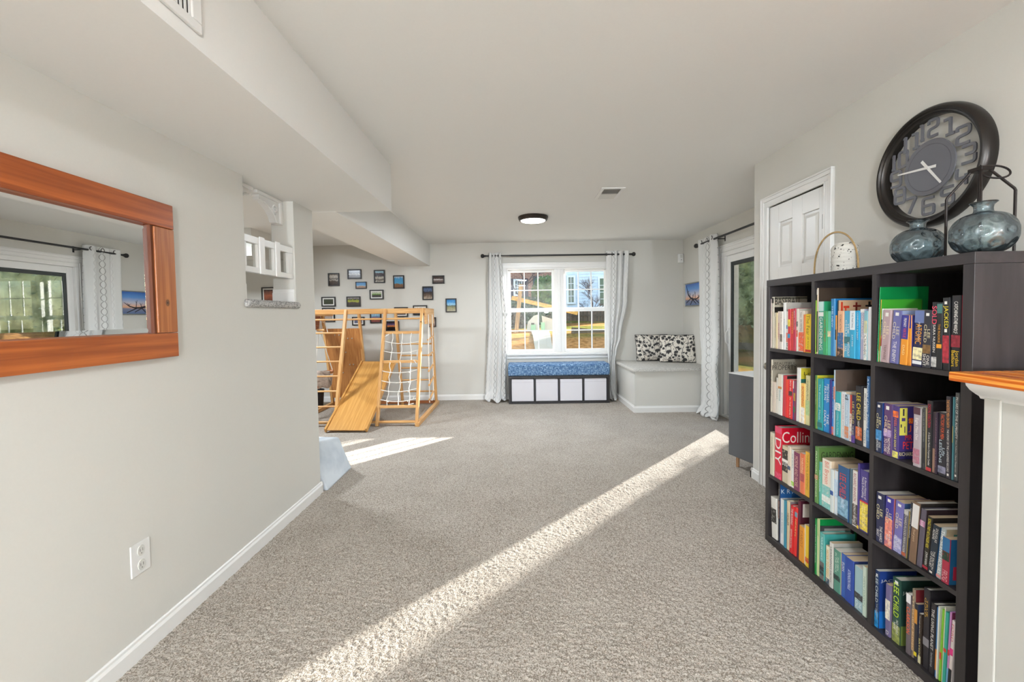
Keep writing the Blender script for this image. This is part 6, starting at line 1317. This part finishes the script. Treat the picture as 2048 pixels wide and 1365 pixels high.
for (x0, x1, z0, z1) in ((-.02, .26, 2.35, 2.98),):
    f = MB(); ring_box(f, x0-.1, x1+.1, z0-.1, z1+.1, .08, HY-.06, HY+.02); fo = f.build('window_frame', W2, bh)
    g = MB().box(x0, x1, HY-.02, HY-.01, z0, z1).build('pane', GL2, fo)
    g = MB(); [g.box(x0+(x1-x0)*k/3-.012, x0+(x1-x0)*k/3+.012, HY-.035, HY-.02, z0, z1) for k in (1, 2)]; [g.box(x0, x1, HY-.035, HY-.02, z0+(z1-z0)*k/4-.012, z0+(z1-z0)*k/4+.012) for k in (1, 2, 3)]; g.build('muntins', W2, fo)
for (x0, x1) in ((-.34, -.14), (.42, .60)): MB().box(x0, x1, HY-.05, HY, 2.2, 3.1).build('shutter', mat('#2b2a3a', .6), bh)
MB().box(.84, 1.05, HY-.05, HY, 1.9, 3.2).build('shutter', mat('#3a4a4c', .6), bh)
MB().box(1.14, 1.9, HY-.3, HY+.1, 2.85, 3.15).build('porch_beam', W2, bh); MB().box(1.14, 1.22, HY-.3, HY-.2, 1.2, 2.85).build('porch_post', W2, bh)
# siding house
SDM = noise_mat('#cdd8e6', '#d6e0ec', 4, .7, .0, name='blue_white_siding')
sh = thing('siding_house', 'pale blue clapboard house seen through the right window sash', 'house', (6, HY+1, 1))
s = MB(); X0, X1 = 2.45, 7.5
for k in range(34):
    z = 1.5+k*.15; s.add([(X0, HY+.3, z), (X1, HY-.2, z), (X1, HY-.17, z+.155), (X0, HY+.33, z+.155)], [(0, 1, 2, 3)])
s.box(X0+.01, X1-.01, HY+.34, HY+5, .4, 6.6)
s.build('clapboard_wall', SDM, sh)
MB().box(X0-.02, X0+.14, HY+.27, HY+.36, .8, 6.6).build('corner_board', W2, sh)
MB().prism([(HY-.5, 6.55), (HY+5.4, 6.55), (HY+2.5, 8.6)], X0-.25, X1+.3, 'x').build('roof', mat('#55504c', .9), sh)
def ywall(x): return HY+.3-(x-X0)/(X1-X0)*.5
for (x0, x1, z0, z1) in ((2.62, 2.88, 1.9, 3.15), (4.15, 4.6, 1.7, 3.05)):
    y_ = ywall(x1)-.05; f = MB(); ring_box(f, x0-.09, x1+.09, z0-.09, z1+.09, .09, y_-.05, y_+.1); fo = f.build('window_frame', W2, sh)
    MB().box(x0, x1, y_-.01, y_, z0, z1).build('pane', mat('#4a5f5a', .15), fo)
    g = MB(); g.box(x0+(x1-x0)*.5-.012, x0+(x1-x0)*.5+.012, y_-.03, y_-.012, z0, z1); [g.box(x0, x1, y_-.03, y_-.012, z0+(z1-z0)*k/4-.012, z0+(z1-z0)*k/4+.012) for k in (1, 2, 3)]; g.build('muntins', W2, fo)
MB().box(X0, X1, HY+.1, HY+.34, .3, 1.5).build('brick_foundation', brick_mat(), sh)
# swing-set like timber frame outside
TW = wood_mat('#a87c40', '#d8b060', 0, 1, .7, 'yellow_timber', 4)
tf = thing('timber_frame', 'yellow timber beam on a leaning post in the yard', 'timber frame', (.1, 12, .6))
MB().beam((-.05, 12.0, .45), (.14, 12.0, 2.15), .11, .11, up=(0, 1, 0)).build('post', wood_mat('#7a5a3a', '#b08a58', 2, 1, .7, 'post_timber', 4), tf)
MB().beam((-.12, 12.08, 1.78), (1.75, 12.45, 1.33), .07, .11).build('crossbeam', TW, tf)
def leaf_core(mb, cx, cy, cz, rx, ry, rz, seed):
    rnd = random.Random(seed+99); ph = [rnd.uniform(0, 6.3) for _ in range(4)]
    pr = [(math.sin(PI*k/14)*.84, -math.cos(PI*k/14)*.84) for k in range(15)]
    vs = []; n = 22
    for r, h in pr:
        for j in range(n):
            a = 2*PI*j/n; q = 1+.13*math.sin(3*a+ph[0]+4*h)+.09*math.sin(7*a+ph[1]-6*h)
            vs.append((cx+rx*r*q*math.cos(a), cy+ry*r*q*math.sin(a), cz+rz*h*(1+.06*math.sin(5*a+ph[2]))))
    mb.add(vs, [(i*n+j, i*n+(j+1) % n, (i+1)*n+(j+1) % n, (i+1)*n+j) for i in range(14) for j in range(n)])
def leaves(nm, mb_mat, cx, cy, cz, rx, ry, rz, n, s_, seed, label, cat, trunk=None, group=None, bare=False):
    rnd = random.Random(seed); t = thing(nm, label, cat, (cx, cy, gz(cx, cy)), group); mb = MB(); leaf_core(mb, cx, cy, cz, rx, ry, rz, seed)
    for k in range(n):
        while True:
            p = Vector((rnd.uniform(-1, 1), rnd.uniform(-1, 1), rnd.uniform(-1, 1)))
            if .72 < p.length < 1.08: break
        p = Vector((cx+p.x*rx, cy+p.y*ry, cz+p.z*rz)); u = Vector((rnd.gauss(0, 1), rnd.gauss(0, 1), rnd.gauss(0, 1))).normalized(); v = u.orthogonal().normalized(); q = s_*rnd.uniform(.6, 1.4)
        mb.add([p-u*q, p-v*q*.5, p+u*q, p+v*q*.5], [(0, 1, 2, 3)])
    mb.build('foliage', mb_mat, t, recalc=False)
    if trunk:
        MB().tube([(cx, cy, gz(cx, cy)-.1), (cx+.05, cy, cz*.5), (cx, cy, cz+rz*.5)], [trunk, trunk*.8, trunk*.3], 8).build('trunk', mat('#4a3c30', .9), t, smooth=50)
    return t
G1 = noise_mat('#2f4a2a', '#6a8a4a', 5, .8, 0, name='bush_leaves'); G2 = noise_mat('#5a6a3c', '#b8c090', 4, .8, 0, name='tree_leaves'); G3 = noise_mat('#26382a', '#4a5f42', 4, .8, 0, name='hedge_leaves')
leaves('evergreen_bush', G1, 1.25, 17.4, 2.05, .62, .6, .8, 3000, .06, 1, 'round green bush in front of the brick house', 'bush')
leaves('evergreen_bush', G3, .25, 16.2, 1.25, 1.1, .6, .72, 3200, .06, 2, 'low dark hedge below the brick house window', 'bush')
leaves('evergreen_bush', noise_mat('#26211c', '#4a4438', 4, .9, 0, name='shade_leaves'), -.45, 14.2, .95, .75, .5, .7, 2600, .06, 3, 'dark shrub behind the leaning timber post', 'bush')
def bare_tree(label, x, y, h_, sp, seed, n=5, r0=.07):
    rnd = random.Random(seed); t = thing('bare_tree', label, 'tree', (x, y, gz(x, y))); mb = MB()
    def br(p, d, L, r, dep):
        q = p+d*L; mb.tube([p, p.lerp(q, .5)+Vector((rnd.uniform(-.05, .05)*L, 0, rnd.uniform(-.03, .03)*L)), q], [r, r*.8, r*.6], 5, cap=False)
        if dep == 0: return
        for _ in range(n if dep > 1 else n+1):
            nd = (d+Vector((rnd.uniform(-1, 1)*sp, rnd.uniform(-1, 1)*sp, rnd.uniform(-.35, .6)*sp))).normalized(); br(p.lerp(q, rnd.uniform(.4, 1)), nd, L*rnd.uniform(.5, .75), r*.5, dep-1)
    br(Vector((x, y, gz(x, y)-.1)), Vector((0, 0, 1)), h_, r0, 4)
    mb.build('branches', mat('#5a4a48', .9), t, recalc=False)
bare_tree('bare twiggy shrub in front of the pale siding house', 3.0, 17, .9, 1.1, 7, 5, .035)
bare_tree('bare branches in front of the brick house upper wall', .3, 18.3, 2.0, 1.0, 11, 4, .05)
# fence, retaining kerb, shapes standing for a pale window reflection
fn = thing('wooden_fence', 'weathered brown board fence behind the yard', 'fence', (1, 18.9, .7)); s = MB()
for k in range(56):
    x = -3+k*.15; s.box(x, x+.135, 18.9, 18.92, gz(x, 18.9)-.2, 1.52-.03*(x))
s.build('fence_boards', wood_mat('#4f443a', '#7a6a58', 2, .6, .9, 'fence_wood', 4), fn)
MB().box(-3, 5.4, 18.86, 18.9, 1.2, 1.28).build('rail', mat('#5f5346', .9), fn)
kd = MB().beam((1.5, 11.6, gz(1.5, 11.6)+.05), (8, 14.2, gz(8, 14.2)+.1), .15, .22).build('landscape_timber', mat('#5f5546', .9))
tag(kd, 'dark landscape timber edging the sloping lawn', 'landscape timber')
tt_ = thing('reflection_shape', 'pale cream and mint shape on the lawn standing in for a reflection in the lower left sash', 'reflection stand-in', (.7, 13.0, gz(.7, 13.0)))  # cream and mint shapes stand in for a reflection in the glass
zb = gz(.7, 13.0)-.03
TC = mat('#b5af9c', .8); MT = mat('#8cb894', .7)
MB().add([(.30, 12.8, zb), (.68, 12.7, zb), (.68, 13.2, zb), (.30, 13.2, zb), (.34, 12.9, zb+.28), (.52, 13.0, zb+.46), (.66, 13.0, zb+.5)], [(0, 1, 6, 5, 4), (1, 2, 6), (2, 3, 4, 5, 6), (3, 0, 4), (0, 3, 2, 1)]).build('reflection_shell', TC, tt_)
MB().add([(.82, 12.75, zb), (1.12, 12.8, zb), (1.12, 13.2, zb), (.82, 13.2, zb), (.76, 13.0, zb+.46), (1.12, 13.0, zb+.34)], [(0, 1, 5, 4), (1, 2, 5), (2, 3, 4, 5), (3, 0, 4), (0, 3, 2, 1)]).build('reflection_shell', TC, tt_)
MB().box(.42, .56, 12.7, 12.74, zb, zb+.2).box(.72, .83, 12.7, 12.74, zb, zb+.26).build('mint_panel', MT, tt_)
MB().box(.43, .52, 12.68, 12.70, zb+.2, zb+.25).build('dark_patch', mat('#4a4f48', .8), tt_)
cpd = MB().box(.55, 1.3, 8.2, 9.7, 0, 0); cpd = MB().grid(lambda u, v: (.40+.02*v+.34*u+.16*u*v, 8.1+4.3*v, gz(.40+.34*u, 8.1+4.3*v)+.025), 6, 16)
o = cpd.build('reflection_slab', mat('#a89f88', .8)); o.modifiers.new('s', 'SOLIDIFY').thickness = .05; tag(o, 'pale slab on the lawn standing in for a reflection in the back window', 'paving')  # slab added as the lower part of the pale glass reflection
# trees beyond the sliding door
for i, (x, y, cz, rx, rz, mm) in enumerate(((8.7, 17.2, 2.5, 1.7, 2.4, G2), (12.6, 19.6, 2.6, 1.7, 2.6, G3), (23, 24.3, 3.0, 3.4, 3.3, G2), (18.0, 26.5, 2.6, 2.4, 2.7, G2), (29, 21.5, 3.2, 3.0, 3.2, G3), (6.7, 8.15, 3.2, .92, 3.4, G2))):
    leaves('garden_tree', mm, x, y, cz, rx, 1.6 if rx > 1 else .85, rz, 9000 if rx > 1 else 4500, .065 if rx > 1 else .042, 30+i, ('pale green leafy tree beyond the sliding door', 'dark green tree beyond the sliding door', 'pale tree reflected in the mirror', 'broad pale tree beside the reflected one', 'dark tree at the far right of the yard', 'tall pale green column-shaped tree placed outside the sliding door to cut the sun strip')[i], 'tree', .16)  # column tree added and sized so its edge cuts the sun strip
